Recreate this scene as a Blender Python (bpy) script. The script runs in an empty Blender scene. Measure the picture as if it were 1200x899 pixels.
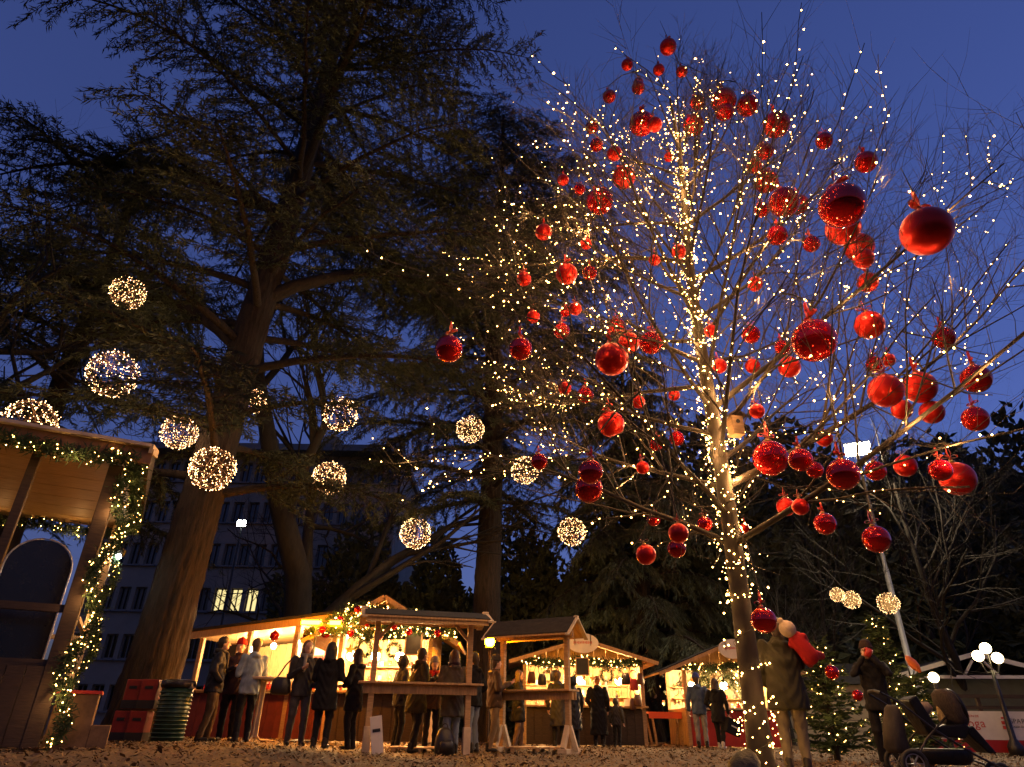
import bpy, math, random
import numpy as np
from mathutils import Vector, Matrix
R = math.radians
random.seed(7)
rng = np.random.default_rng(7)
sc = bpy.context.scene
col = sc.collection

# ---------------------------------------------------------------- camera
FPX, PITCH, ROLL, CZ = 761.0, R(27.7), R(0.8), 0.5
_F = np.array([0, math.cos(PITCH), math.sin(PITCH)])
_R0 = np.array([1.0, 0, 0]); _U0 = np.array([0, -math.sin(PITCH), math.cos(PITCH)])
_R = _R0 * math.cos(ROLL) + _U0 * math.sin(ROLL)
_U = _U0 * math.cos(ROLL) - _R0 * math.sin(ROLL)
_C = np.array([0, 0, CZ])
cam = bpy.data.cameras.new('camera'); camo = bpy.data.objects.new('camera', cam); col.objects.link(camo)
cam.sensor_width = 36; cam.lens = 36 * FPX / 1200; cam.clip_end = 3000; cam.clip_start = 0.05
camo.matrix_world = Matrix(((_R[0], _U[0], -_F[0], 0), (_R[1], _U[1], -_F[1], 0), (_R[2], _U[2], -_F[2], CZ), (0, 0, 0, 1)))
sc.camera = camo

def ray(x, y): return _F + _R * (x - 600) / FPX + _U * (449.5 - y) / FPX
def at(x, y, Y):
    d = ray(x, y); return _C + d * (Y / d[1])
def atz(x, y, z):
    d = ray(x, y); return _C + d * ((z - CZ) / d[2])
def atd(x, y, zdepth): return _C + ray(x, y) * zdepth

# ---------------------------------------------------------------- dusk sky
w = bpy.data.worlds.new('World'); sc.world = w; w.use_nodes = True
nt = w.node_tree; bg = nt.nodes['Background']
sk = nt.nodes.new('ShaderNodeTexSky'); sk.sky_type = 'NISHITA'; sk.sun_disc = False
sk.sun_elevation = R(-2.0); sk.sun_rotation = R(55)
gm = nt.nodes.new('ShaderNodeGamma'); gm.inputs[1].default_value = 0.6
mx = nt.nodes.new('ShaderNodeMix'); mx.data_type = 'RGBA'; mx.blend_type = 'MULTIPLY'; mx.inputs[0].default_value = 1
mx.inputs[7].default_value = (0.74, 1.10, 3.2, 1)
nt.links.new(sk.outputs[0], gm.inputs[0]); nt.links.new(gm.outputs[0], mx.inputs[6])
nt.links.new(mx.outputs[2], bg.inputs[0]); bg.inputs[1].default_value = 0.1
sc.view_settings.view_transform = 'Standard'; sc.view_settings.look = 'None'
sc.view_settings.exposure = 1.35; sc.view_settings.gamma = 1
sc.render.engine = 'CYCLES'
cy = sc.cycles
cy.use_denoising = True; cy.max_bounces = 5; cy.diffuse_bounces = 2; cy.glossy_bounces = 3
cy.transmission_bounces = 3; cy.sample_clamp_indirect = 3; cy.sample_clamp_direct = 60
cy.caustics_reflective = False; cy.caustics_refractive = False; cy.use_light_tree = True

# ---------------------------------------------------------------- materials
MATS = {}
def mat(name, c, rough=0.7, var=0.25, scale=6.0, bump=0.0, metal=0.0, c2=None, stretch=None, sheen=0, coat=0, spec=0.5, detail=4):
    if name in MATS: return MATS[name]
    m = bpy.data.materials.new(name); m.use_nodes = True; t = m.node_tree
    b = t.nodes['Principled BSDF']
    b.inputs['Roughness'].default_value = rough; b.inputs['Metallic'].default_value = metal
    b.inputs['Specular IOR Level'].default_value = spec
    if coat: b.inputs['Coat Weight'].default_value = coat
    if sheen: b.inputs['Sheen Weight'].default_value = sheen
    tc = t.nodes.new('ShaderNodeTexCoord'); mp = t.nodes.new('ShaderNodeMapping')
    t.links.new(tc.outputs['Object'], mp.inputs[0])
    if stretch: mp.inputs['Scale'].default_value = stretch
    n = t.nodes.new('ShaderNodeTexNoise'); n.inputs['Scale'].default_value = scale; n.inputs['Detail'].default_value = detail
    n.inputs['Roughness'].default_value = 0.65
    t.links.new(mp.outputs[0], n.inputs['Vector'])
    rp = t.nodes.new('ShaderNodeValToRGB')
    a = c2 if c2 else tuple(max(0, x * (1 - var)) for x in c); bb = c if c2 else tuple(min(1, x * (1 + var)) for x in c)
    rp.color_ramp.elements[0].color = (*a, 1); rp.color_ramp.elements[1].color = (*bb, 1)
    rp.color_ramp.elements[0].position = 0.3; rp.color_ramp.elements[1].position = 0.7
    t.links.new(n.outputs['Fac'], rp.inputs[0]); t.links.new(rp.outputs[0], b.inputs['Base Color'])
    if bump:
        bp = t.nodes.new('ShaderNodeBump'); bp.inputs['Strength'].default_value = bump; bp.inputs['Distance'].default_value = 0.03
        t.links.new(n.outputs['Fac'], bp.inputs['Height']); t.links.new(bp.outputs[0], b.inputs['Normal'])
    MATS[name] = m; return m
def emit(name, c, s, sample=True):
    if name in MATS: return MATS[name]
    m = bpy.data.materials.new(name); m.use_nodes = True; t = m.node_tree
    t.nodes.clear(); o = t.nodes.new('ShaderNodeOutputMaterial'); e = t.nodes.new('ShaderNodeEmission')
    e.inputs[0].default_value = (*c, 1); e.inputs[1].default_value = s
    t.links.new(e.outputs[0], o.inputs[0])
    m.cycles.emission_sampling = 'FRONT' if sample else 'NONE'
    MATS[name] = m; return m

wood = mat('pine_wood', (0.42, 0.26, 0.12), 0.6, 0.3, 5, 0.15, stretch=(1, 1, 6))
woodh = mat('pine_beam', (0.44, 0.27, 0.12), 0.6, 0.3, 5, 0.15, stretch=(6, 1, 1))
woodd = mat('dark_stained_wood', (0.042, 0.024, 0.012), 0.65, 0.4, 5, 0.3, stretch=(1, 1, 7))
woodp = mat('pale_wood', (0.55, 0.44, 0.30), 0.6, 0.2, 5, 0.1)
roofm = mat('roof_felt', (0.02, 0.017, 0.015), 0.85, 0.4, 9, 0.4)
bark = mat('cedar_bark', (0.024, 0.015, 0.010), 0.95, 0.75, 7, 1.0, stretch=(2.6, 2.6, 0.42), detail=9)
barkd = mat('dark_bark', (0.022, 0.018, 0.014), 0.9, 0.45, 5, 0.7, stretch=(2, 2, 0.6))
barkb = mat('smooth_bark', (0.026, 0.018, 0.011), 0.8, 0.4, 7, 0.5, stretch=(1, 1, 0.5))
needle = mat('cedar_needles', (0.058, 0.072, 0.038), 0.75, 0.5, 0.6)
needle2 = mat('fir_needles', (0.05, 0.085, 0.03), 0.7, 0.45, 3)
garl = mat('garland_needles', (0.03, 0.062, 0.022), 0.7, 0.5, 5)
white = mat('white_board', (0.72, 0.68, 0.6), 0.5, 0.08, 4)
redp = mat('red_paint', (0.46, 0.035, 0.018), 0.45, 0.2, 3)
blackm = mat('black_metal', (0.02, 0.02, 0.022), 0.4, 0.3, 8)
steel = mat('galvanised_steel', (0.36, 0.36, 0.35), 0.45, 0.15, 8, metal=0.6)
greenm = mat('green_bin_metal', (0.018, 0.055, 0.04), 0.38, 0.3, 6, metal=0.2)
ribbonm = mat('red_ribbon', (0.5, 0.015, 0.012), 0.35, 0.15, 8, sheen=0.3)
goldm = mat('gold_cap', (0.55, 0.36, 0.12), 0.3, 0.1, 5, metal=0.9)
cablem = mat('dark_cable', (0.01, 0.012, 0.008), 0.6, 0.2, 5)
glass_dark = mat('dark_window_glass', (0.012, 0.014, 0.02), 0.08, 0.3, 1.5, spec=0.7)
bulbm = emit('fairy_bulb_glow', (1.0, 0.48, 0.105), 18)
bulbw = emit('stall_bulb_glow', (1.0, 0.60, 0.25), 300)
heatm = emit('heater_glow', (1.0, 0.30, 0.002), 480)
globem = emit('street_globe_glow', (1.0, 0.74, 0.34), 7)
floodm = emit('floodlight_glow', (1.0, 0.78, 0.48), 500)
litwin = emit('lit_window_glow', (1.0, 0.80, 0.34), 0.45, False)

# ---------------------------------------------------------------- mesh helpers
def tag(o, label=None, cat=None, group=None, kind=None):
    if label: o['label'] = label
    if cat: o['category'] = cat
    if group: o['group'] = group
    if kind: o['kind'] = kind
    return o
def empty(name, loc=(0, 0, 0), rz=0.0, label=None, cat=None, group=None):
    o = bpy.data.objects.new(name, None); col.objects.link(o); o.empty_display_size = 0.1
    o.location = tuple(loc); o.rotation_euler = (0, 0, rz)
    return tag(o, label, cat, group)
def link(name, me, parent=None, loc=None):
    o = bpy.data.objects.new(name, me); col.objects.link(o)
    if parent is not None: o.parent = parent
    if loc is not None: o.location = tuple(loc)
    return o
def np_mesh(name, V, F, m, smooth=False):
    V = np.asarray(V, dtype=np.float32); F = np.asarray(F, dtype=np.int32); k = F.shape[1]
    me = bpy.data.meshes.new(name)
    me.vertices.add(len(V)); me.vertices.foreach_set('co', V.ravel())
    me.loops.add(F.size); me.loops.foreach_set('vertex_index', F.ravel())
    me.polygons.add(len(F)); me.polygons.foreach_set('loop_start', np.arange(0, F.size, k, dtype=np.int32))
    me.polygons.foreach_set('loop_total', np.full(len(F), k, dtype=np.int32))
    if smooth: me.polygons.foreach_set('use_smooth', np.ones(len(F), dtype=bool))
    me.materials.append(m); me.update(); return me
class MB:
    def __init__(s): s.v = []; s.f = []; s.sm = False
    def box(s, c, d, M=None):
        i = len(s.v); hx, hy, hz = d[0] / 2, d[1] / 2, d[2] / 2
        for z in (-hz, hz):
            for x, y in ((-hx, -hy), (hx, -hy), (hx, hy), (-hx, hy)):
                p = Vector((x, y, z))
                if M: p = M @ p
                s.v.append((p[0] + c[0], p[1] + c[1], p[2] + c[2]))
        s.f += [(i+3, i+2, i+1, i), (i+4, i+5, i+6, i+7), (i, i+1, i+5, i+4), (i+1, i+2, i+6, i+5), (i+2, i+3, i+7, i+6), (i+3, i, i+4, i+7)]
        return s
    def bar(s, a, b, wd, ht, up=(0, 0, 1)):
        a = Vector(a); b = Vector(b); d = b - a; L = d.length; d.normalize(); u = Vector(up)
        if abs(d.dot(u)) > 0.98: u = Vector((0, 1, 0))
        sx = d.cross(u).normalized(); uz = sx.cross(d)
        M = Matrix((sx, d, uz)).transposed()
        return s.box((a + b) / 2, (wd, L, ht), M)
    def tube(s, pts, rad, n=8, cap=True):
        pts = [Vector(p) for p in pts]; k = len(pts)
        if not hasattr(rad, '__len__'): rad = [rad] * k
        i0 = len(s.v); ref = None
        for j, p in enumerate(pts):
            d = (pts[min(j + 1, k - 1)] - pts[max(j - 1, 0)])
            if d.length < 1e-9: d = Vector((0, 0, 1))
            d.normalize()
            if ref is None: ref = Vector((0, 0, 1)) if abs(d.z) < 0.9 else Vector((1, 0, 0))
            x = d.cross(ref).normalized(); y = d.cross(x); ref = -y if False else ref
            for a in range(n):
                t = 2 * math.pi * a / n
                q = p + (x * math.cos(t) + y * math.sin(t)) * rad[j]; s.v.append(tuple(q))
        for j in range(k - 1):
            for a in range(n):
                b = (a + 1) % n
                s.f.append((i0 + j*n + a, i0 + j*n + b, i0 + (j+1)*n + b, i0 + (j+1)*n + a))
        if cap:
            s.f.append(tuple(i0 + a for a in range(n))); s.f.append(tuple(i0 + (k-1)*n + a for a in reversed(range(n))))
        return s
    def ring(s, c, rad, tr, axis=(0, 0, 1), n=20, m=6):
        ax = Vector(axis).normalized(); u = ax.orthogonal().normalized(); v = ax.cross(u); i0 = len(s.v); c = Vector(c)
        for a in range(n):
            t = 2*math.pi*a/n; r = u*math.cos(t) + v*math.sin(t)
            for b in range(m):
                q = 2*math.pi*b/m; s.v.append(tuple(c + r*(rad + tr*math.cos(q)) + ax*(tr*math.sin(q))))
        for a in range(n):
            for b in range(m):
                a2 = (a+1) % n; b2 = (b+1) % m
                s.f.append((i0+a*m+b, i0+a2*m+b, i0+a2*m+b2, i0+a*m+b2))
        return s
    def lathe(s, prof, n=16, c=(0, 0, 0), sx=1.0, sy=1.0):
        i0 = len(s.v); k = len(prof)
        for r, z in prof:
            for a in range(n):
                t = 2*math.pi*a/n; s.v.append((c[0] + r*math.cos(t)*sx, c[1] + r*math.sin(t)*sy, c[2] + z))
        for j in range(k-1):
            for a in range(n):
                b = (a+1) % n; s.f.append((i0+j*n+a, i0+j*n+b, i0+(j+1)*n+b, i0+(j+1)*n+a))
        s.f.append(tuple(i0+a for a in reversed(range(n)))); s.f.append(tuple(i0+(k-1)*n+a for a in range(n)))
        return s
    def sphere(s, c, r, n=16, m=10, sc3=(1, 1, 1)):
        prof = [(r*math.sin(math.pi*j/m), -r*math.cos(math.pi*j/m)) for j in range(m+1)]
        prof[0] = (r*0.02, -r); prof[-1] = (r*0.02, r)
        i0 = len(s.v); s.lathe(prof, n)
        for q in range(i0, len(s.v)):
            x, y, z = s.v[q]; s.v[q] = (x*sc3[0]+c[0], y*sc3[1]+c[1], z*sc3[2]+c[2])
        return s
    def loft(s, secs, n=16):
        i0 = len(s.v)
        for z, rx, ry, ox, oy in secs:
            for a in range(n):
                t = 2*math.pi*a/n; s.v.append((ox + rx*math.cos(t), oy + ry*math.sin(t), z))
        for j in range(len(secs)-1):
            for a in range(n):
                b = (a+1) % n; s.f.append((i0+j*n+a, i0+j*n+b, i0+(j+1)*n+b, i0+(j+1)*n+a))
        s.f.append(tuple(i0+a for a in reversed(range(n)))); s.f.append(tuple(i0+(len(secs)-1)*n+a for a in range(n)))
        return s
    def caps(s, a, b, ra, rb, n=10):
        a = Vector(a); b = Vector(b); d = (b-a)
        if d.length < 1e-6: return s.sphere(a, ra, n, 6)
        d.normalize(); P = []; rr = []
        for q in (-0.98, -0.8, -0.45, 0): P.append(a + d*ra*q); rr.append(ra*math.sqrt(1-q*q))
        for q in (0, 0.45, 0.8, 0.98): P.append(b + d*rb*q); rr.append(rb*math.sqrt(1-q*q))
        return s.tube(P, rr, n)
    def poly(s, pts): 
        i = len(s.v); s.v += [tuple(p) for p in pts]; s.f.append(tuple(range(i, i+len(pts)))); return s
    def prism(s, pts, ext):
        i = len(s.v); k = len(pts); e = Vector(ext); s.v += [tuple(p) for p in pts] + [tuple(Vector(p)+e) for p in pts]
        s.f.append(tuple(reversed(range(i, i+k)))); s.f.append(tuple(range(i+k, i+2*k)))
        for a in range(k):
            b = (a+1) % k; s.f.append((i+a, i+b, i+k+b, i+k+a))
        return s
    def mesh(s, name, m, smooth=False, bevel=0):
        me = bpy.data.meshes.new(name); me.from_pydata(s.v, [], s.f); me.materials.append(m)
        if smooth: me.polygons.foreach_set('use_smooth', [True]*len(me.polygons))
        me.update(); return me
    def build(s, name, m, parent=None, smooth=False, loc=None, bevel=0):
        o = link(name, s.mesh(name, m, smooth), parent, loc)
        if bevel:
            b = o.modifiers.new('bevel', 'BEVEL'); b.width = bevel; b.segments = 2; b.limit_method = 'ANGLE'
        return o
def copy_tree(o, parent=None):
    c = o.copy(); col.objects.link(c); c.parent = parent
    for ch in list(o.children): copy_tree(ch, c)
    return c
class Tubes:
    """many thin branch tubes in one mesh"""
    def __init__(s): s.V = []; s.F = []; s.n = 0
    def add(s, P, r, n=5):
        P = np.asarray(P, float); k = len(P); r = np.broadcast_to(np.asarray(r, float), (k,))
        d = np.empty_like(P); d[1:-1] = P[2:] - P[:-2]; d[0] = P[1]-P[0]; d[-1] = P[-1]-P[-2]
        d /= np.linalg.norm(d, axis=1)[:, None] + 1e-9
        ref = np.array([0, 0, 1.0]) if abs(d[0][2]) < 0.85 else np.array([1.0, 0.1, 0])
        x = np.cross(d, ref); x /= np.linalg.norm(x, axis=1)[:, None] + 1e-9; y = np.cross(d, x)
        t = np.arange(n) * 2*np.pi/n
        V = P[:, None, :] + r[:, None, None]*(x[:, None, :]*np.cos(t)[None, :, None] + y[:, None, :]*np.sin(t)[None, :, None])
        s.V.append(V.reshape(-1, 3)); a = np.arange(n); b = (a+1) % n
        j = np.arange(k-1)[:, None]*n
        f = np.stack([j+a, j+b, j+n+b, j+n+a], -1).reshape(-1, 4) + s.n
        s.F.append(f); s.n += k*n
    def mesh(s, name, m): return np_mesh(name, np.concatenate(s.V), np.concatenate(s.F), m, True)
def sprays_mesh(name, B, D, L, W, m, cross=2, seed=0):
    g = np.random.default_rng(seed); N = len(B)
    D = D/(np.linalg.norm(D, axis=1)[:, None]+1e-9); Vs = []; 
    q = g.normal(size=(N, 3)); s1 = np.cross(D, q); s1 /= np.linalg.norm(s1, axis=1)[:, None]+1e-9
    s2 = np.cross(D, s1); L = L[:, None]; W = W[:, None]
    for c in range(cross):
        s = (s1, s2, s1*0.7+s2*0.7)[c]
        mid = B + D*L*0.4
        Vs.append(np.stack([B, mid - s*W, B + D*L, mid + s*W], 1))
    V = np.concatenate(Vs).reshape(-1, 3)
    F = np.arange(len(V)).reshape(-1, 4)
    return np_mesh(name, V, F, m)
def bulbs_mesh(name, P, r, m, ico=False):
    P = np.asarray(P, float); N = len(P); r = np.broadcast_to(np.asarray(r, float), (N,))
    if ico:
        t = (1+5**.5)/2; v = np.array([(-1,t,0),(1,t,0),(-1,-t,0),(1,-t,0),(0,-1,t),(0,1,t),(0,-1,-t),(0,1,-t),(t,0,-1),(t,0,1),(-t,0,-1),(-t,0,1)], float); v /= np.linalg.norm(v[0])
        f = np.array([(0,11,5),(0,5,1),(0,1,7),(0,7,10),(0,10,11),(1,5,9),(5,11,4),(11,10,2),(10,7,6),(7,1,8),(3,9,4),(3,4,2),(3,2,6),(3,6,8),(3,8,9),(4,9,5),(2,4,11),(6,2,10),(8,6,7),(9,8,1)])
    else:
        v = np.array([(1,0,0),(-1,0,0),(0,1,0),(0,-1,0),(0,0,1),(0,0,-1)], float)*1.12
        f = np.array([(0,2,4),(2,1,4),(1,3,4),(3,0,4),(2,0,5),(1,2,5),(3,1,5),(0,3,5)])
    V = (P[:, None, :] + v[None]*r[:, None, None]).reshape(-1, 3)
    F = (f[None] + (np.arange(N)*len(v))[:, None, None]).reshape(-1, 3)
    return np_mesh(name, V, F, m, ico)

def lamp(parent, loc, watts, c=(1.0, 0.50, 0.17), r=0.012):
    L = bpy.data.lights.new('bulb_light', 'POINT'); L.energy = watts; L.color = c; L.shadow_soft_size = r
    o = bpy.data.objects.new('bulb_light', L); col.objects.link(o); o.parent = parent; o.location = tuple(loc); return o
def S(t): 
    t = np.clip(t, 0, 1); return t*t*(3-2*t)
def gz(x, y):
    z = 0.14*S((-np.asarray(x)-1.2)/3.5)*S((np.asarray(y)-6)/4)
    z = z + 17*S((np.asarray(x)-2)/30)*S((np.asarray(y)-36)/60)
    return z
def G(px, py, Y):
    p = at(px, py, Y); return np.array([p[0], p[1], float(gz(p[0], p[1]))])
def on(x, y): return (x, y, float(gz(x, y)))

# ---------------------------------------------------------------- ground
gx = np.unique(np.concatenate([np.linspace(-300, -25, 24), np.linspace(-25, 40, 160), np.linspace(40, 300, 22)]))
gy = np.unique(np.concatenate([np.linspace(-60, 2, 14), np.linspace(2, 40, 120), np.linspace(40, 140, 40), np.linspace(140, 600, 14)]))
XX, YY = np.meshgrid(gx, gy); ZZ = gz(XX, YY)
near = (YY < 34) & (YY > 4)
ZZ = ZZ + np.where(near, 0.008*np.sin(XX*2.1+1.3*YY)+0.007*np.sin(YY*3.3-0.7*XX), 0) - 0.01
V = np.stack([XX, YY, ZZ], -1).reshape(-1, 3); nx = len(gx); ny = len(gy)
i = (np.arange(ny-1)[:, None]*nx + np.arange(nx-1)[None]).ravel()
groundm = mat('leafy_ground', (0.16, 0.105, 0.05), 0.9, 0.5, 9, 0.8, c2=(0.055, 0.035, 0.02), detail=8)
tag(link('ground', np_mesh('ground', V, np.stack([i, i+1, i+nx+1, i+nx], -1), groundm, True)), kind='structure')
# fallen leaves and wood chips on the ground
N = 80000
lx = rng.uniform(-11, 15, N); ly = 5.5 + 20*rng.random(N)**1.5
keep = np.abs(lx) < ly*0.95 + 1; lx = lx[keep]; ly = ly[keep]; N = len(lx)
lz = gz(lx, ly) + 0.012 + 0.02*rng.random(N)
a = rng.uniform(0, 6.28, N); sz = rng.uniform(0.008, 0.024, N)*np.where(rng.random(N) < .07, 2.2, 1); tl = rng.normal(0, 0.35, N); t2 = rng.normal(0, 0.35, N)
u = np.stack([np.cos(a), np.sin(a), tl], -1)*sz[:, None]*1.5; v = np.stack([-np.sin(a), np.cos(a), t2], -1)*sz[:, None]
c = np.stack([lx, ly, lz], -1)
V = np.stack([c-u, c-v*0.7+u*0.1, c+u, c+v*0.7], 1).reshape(-1, 3)
leafm = mat('fallen_leaf', (0.27, 0.165, 0.07), 0.8, 0.5, 2.2, c2=(0.07, 0.045, 0.025), detail=9)
tag(link('leaf_litter', np_mesh('leaf_litter', V, np.arange(len(V)).reshape(-1, 4), leafm)), 'brown fallen leaves and wood chips strewn over the ground', 'leaves', kind='stuff')

# ---------------------------------------------------------------- trees
def cedar(base, H, tr, cb, Rf, seed, nl=60, lean=(0, 0), droop=0.5, rise=0.55, dens=1.0, label='', spr=0.42, forks=(), group=None, nee=None, bk=None):
    g = np.random.default_rng(seed); T = Tubes(); B = []; D = []
    t = empty('cedar_tree', base, 0, label, 'tree', group)
    zs = np.linspace(-0.2, H, 22)
    tx = lean[0]*zs/H + 0.18*np.sin(zs*0.35+seed)*(zs/H); ty = lean[1]*zs/H + 0.18*np.cos(zs*0.31+seed*2)*(zs/H)
    trk = np.stack([tx, ty, zs], -1); rad = tr*np.clip(1-zs/H, 0, 1)**0.8 + 0.03
    rad[0:2] *= (1.18, 1.06)
    zz = np.linspace(-0.2, H*.6, 150); na = 56; aa = np.arange(na)*2*np.pi/na      # lower trunk with furrowed bark ridges and root flare
    cx = np.interp(zz, zs, tx); cyy = np.interp(zz, zs, ty); rr = np.interp(zz, zs, rad)
    A, Z = np.meshgrid(aa, zz); w1 = A*9+1.6*np.sin(Z*.9+seed)+.8*np.sin(Z*2.3); w2 = A*19+2*np.sin(Z*1.7+A*2)
    rid = 1+.035*np.abs(np.sin(w1))*1.6+.03*np.sin(w2)+.02*np.sin(Z*9+6*np.sin(A*4))+.012*g.normal(size=A.shape)
    rid = rid+np.exp(-np.clip(Z, 0, None)*1.6)*.1*(.5+.5*np.cos(A*5+seed))
    Vt = np.stack([cx[:, None]+rr[:, None]*rid*np.cos(A), cyy[:, None]+rr[:, None]*rid*np.sin(A), Z], -1).reshape(-1, 3)
    ii = (np.arange(149)[:, None]*na+np.arange(na)[None]).ravel(); jj_ = (np.arange(149)[:, None]*na+((np.arange(na)+1) % na)[None]).ravel()
    T.V.append(Vt); T.F.append(np.stack([ii, jj_, jj_+na, ii+na], -1)+T.n); T.n += len(Vt)
    T.add(trk[12:], rad[12:], 12)
    def limb(p0, az, L, up, r0, foliage=True):
        k = 10; s = np.linspace(0, 1, k)
        dirh = np.array([math.cos(az), math.sin(az), 0]); side = np.array([-dirh[1], dirh[0], 0])
        zc = L*(up*(s - 0.55*s**2*1.25) - droop*0.18*s**3)
        wob = np.cumsum(g.normal(0, 0.06, k))*L*0.12
        P = p0 + dirh*(s*L)[:, None] + side*wob[:, None] + np.array([0, 0, 1.0])*zc[:, None]
        T.add(P, r0*(1-0.88*s), 6); return P
    def foliage(P, L, start=0.22):
        k = len(P)
        nsec = int(max(6, L*6.0*dens))
        for q in range(nsec):
            s = start + (1-start)*(q+g.random())/nsec
            j = min(int(s*(k-1)), k-2); f = s*(k-1)-j; p = P[j]*(1-f)+P[j+1]*f
            d = P[min(j+1, k-1)]-P[max(j-1, 0)]; d = d/np.linalg.norm(d)
            sd = np.cross(d, [0, 0, 1.0]); sd /= np.linalg.norm(sd)+1e-9
            sgn = 1 if q % 2 else -1
            l2 = (0.5+0.9*g.random())*min(1.9, 0.32*L)*(1.1-0.55*s)
            dd = d*(0.45+0.4*g.random()) + sd*sgn*(0.75+0.3*g.random()); dd /= np.linalg.norm(dd)
            m = 5; ss = np.linspace(0, 1, m)
            Q = p + dd*(ss*l2)[:, None] + np.array([0, 0, 1.0])*((0.12*g.normal()*ss - droop*0.42*ss**2)*l2)[:, None]
            T.add(Q, 0.018*(1-0.8*ss), 3)
            ns = int(max(8, l2*58*dens)); u = g.random(ns); jj = np.minimum((u*(m-1)).astype(int), m-2); ff = (u*(m-1)-jj)[:, None]
            b = Q[jj]*(1-ff)+Q[jj+1]*ff + g.normal(0, 0.03, (ns, 3))
            dirs = dd*0.55 + g.normal(0, 0.5, (ns, 3)); dirs[:, 2] = dirs[:, 2]*0.6 - droop*0.55
            B.append(b); D.append(dirs)
    az = seed*1.3
    for n in range(nl):
        h = cb + (H-0.6-cb)*((n+0.5)/nl)**0.92
        fz = np.interp(h, zs, np.arange(len(zs))); j = int(fz); f = fz-j; p = trk[j]*(1-f)+trk[min(j+1, len(zs)-1)]*f
        az += 2.399 + g.normal(0, 0.25); hf = (h-cb)/(H-cb)
        L = Rf(hf)*(0.65+0.5*g.random()); up = rise*(0.5+0.9*hf) + g.normal(0, 0.12)
        r0 = max(0.03, 0.27*tr*(1-0.65*hf)*(0.5+0.5*L/6))
        P = limb(p, az, L, up, r0); foliage(P, L)
    for (h, azf, L, up, r0) in forks:      # heavy rising limbs
        fz = np.interp(h, zs, np.arange(len(zs))); p = trk[int(fz)]
        P = limb(p, azf, L, up, r0); foliage(P, L, 0.3)
        for q in range(12):
            s = 0.3+0.68*g.random(); pp = P[int(s*9)]
            P2 = limb(pp, azf+g.normal(0, 1.0), L*(0.25+0.25*g.random()), up*0.4+g.normal(0, 0.2), r0*0.35); foliage(P2, L*0.4)
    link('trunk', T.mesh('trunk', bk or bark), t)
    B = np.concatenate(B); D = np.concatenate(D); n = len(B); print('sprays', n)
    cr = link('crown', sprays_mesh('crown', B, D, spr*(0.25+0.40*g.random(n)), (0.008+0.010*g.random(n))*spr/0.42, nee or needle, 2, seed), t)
    return t
def bare_tree_mesh(H, r, seed, levels=4, spread=0.75, first=0.25, nk=(9, 6, 5, 4), up=0.35, wob=0.13):
    g = np.random.default_rng(seed); T = Tubes()
    def grow(p, d, L, r0, lv):
        k = 7 if lv < 2 else 4; P = [p]; dd = d/np.linalg.norm(d)
        for q in range(k-1):
            dd = dd + g.normal(0, wob, 3) + np.array([0, 0, up*0.12*(1 if lv else 0.3)]); dd /= np.linalg.norm(dd); P.append(P[-1]+dd*L/(k-1))
        P = np.array(P); s = np.linspace(0, 1, k); T.add(P, r0*(1-0.72*s), (9, 6, 4, 3, 3)[lv])
        if lv >= levels: return
        for q in range(nk[lv]):
            s = (first if lv == 0 else 0.25) + (0.98-(first if lv == 0 else 0.25))*(q+g.random())/nk[lv]
            j = min(int(s*(k-1)), k-2); f = s*(k-1)-j; pp = P[j]*(1-f)+P[j+1]*f
            ax = P[j+1]-P[j]; ax /= np.linalg.norm(ax); q3 = g.normal(size=3); sd = np.cross(ax, q3); sd /= np.linalg.norm(sd)
            ang = spread*(0.7+0.5*g.random()); nd = ax*math.cos(ang)+sd*math.sin(ang)
            grow(pp, nd, L*(0.42+0.28*g.random())*(1-0.35*s if lv == 0 else 1), r0*(1-0.72*s)*0.62, lv+1)
    grow(np.array([0, 0, -0.15]), np.array([0, 0, 1.0]), H*0.8, r, 0)
    return T
b1 = G(158, 858, 14.4)
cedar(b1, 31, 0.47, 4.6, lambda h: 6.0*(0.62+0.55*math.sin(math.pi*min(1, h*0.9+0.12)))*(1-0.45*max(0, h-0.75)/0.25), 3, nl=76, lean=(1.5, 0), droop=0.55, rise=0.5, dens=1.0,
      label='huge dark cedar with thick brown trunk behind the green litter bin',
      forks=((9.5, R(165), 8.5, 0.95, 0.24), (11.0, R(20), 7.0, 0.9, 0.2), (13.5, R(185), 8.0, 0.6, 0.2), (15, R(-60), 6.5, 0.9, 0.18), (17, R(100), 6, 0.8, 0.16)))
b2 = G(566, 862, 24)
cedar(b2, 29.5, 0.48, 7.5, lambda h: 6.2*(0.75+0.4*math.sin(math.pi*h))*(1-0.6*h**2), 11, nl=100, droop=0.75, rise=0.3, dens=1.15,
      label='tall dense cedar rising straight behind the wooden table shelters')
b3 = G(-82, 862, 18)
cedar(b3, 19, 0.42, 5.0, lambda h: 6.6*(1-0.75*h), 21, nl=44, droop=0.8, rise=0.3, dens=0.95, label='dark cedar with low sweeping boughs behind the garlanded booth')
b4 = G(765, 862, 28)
cedar(b4, 17, 0.4, 3.2, lambda h: 5.2*(1-0.7*h), 31, nl=90, droop=1.8, rise=0.35, dens=1.1, spr=0.62, label='weeping conifer with hanging grey-green fronds behind the stalls')

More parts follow.
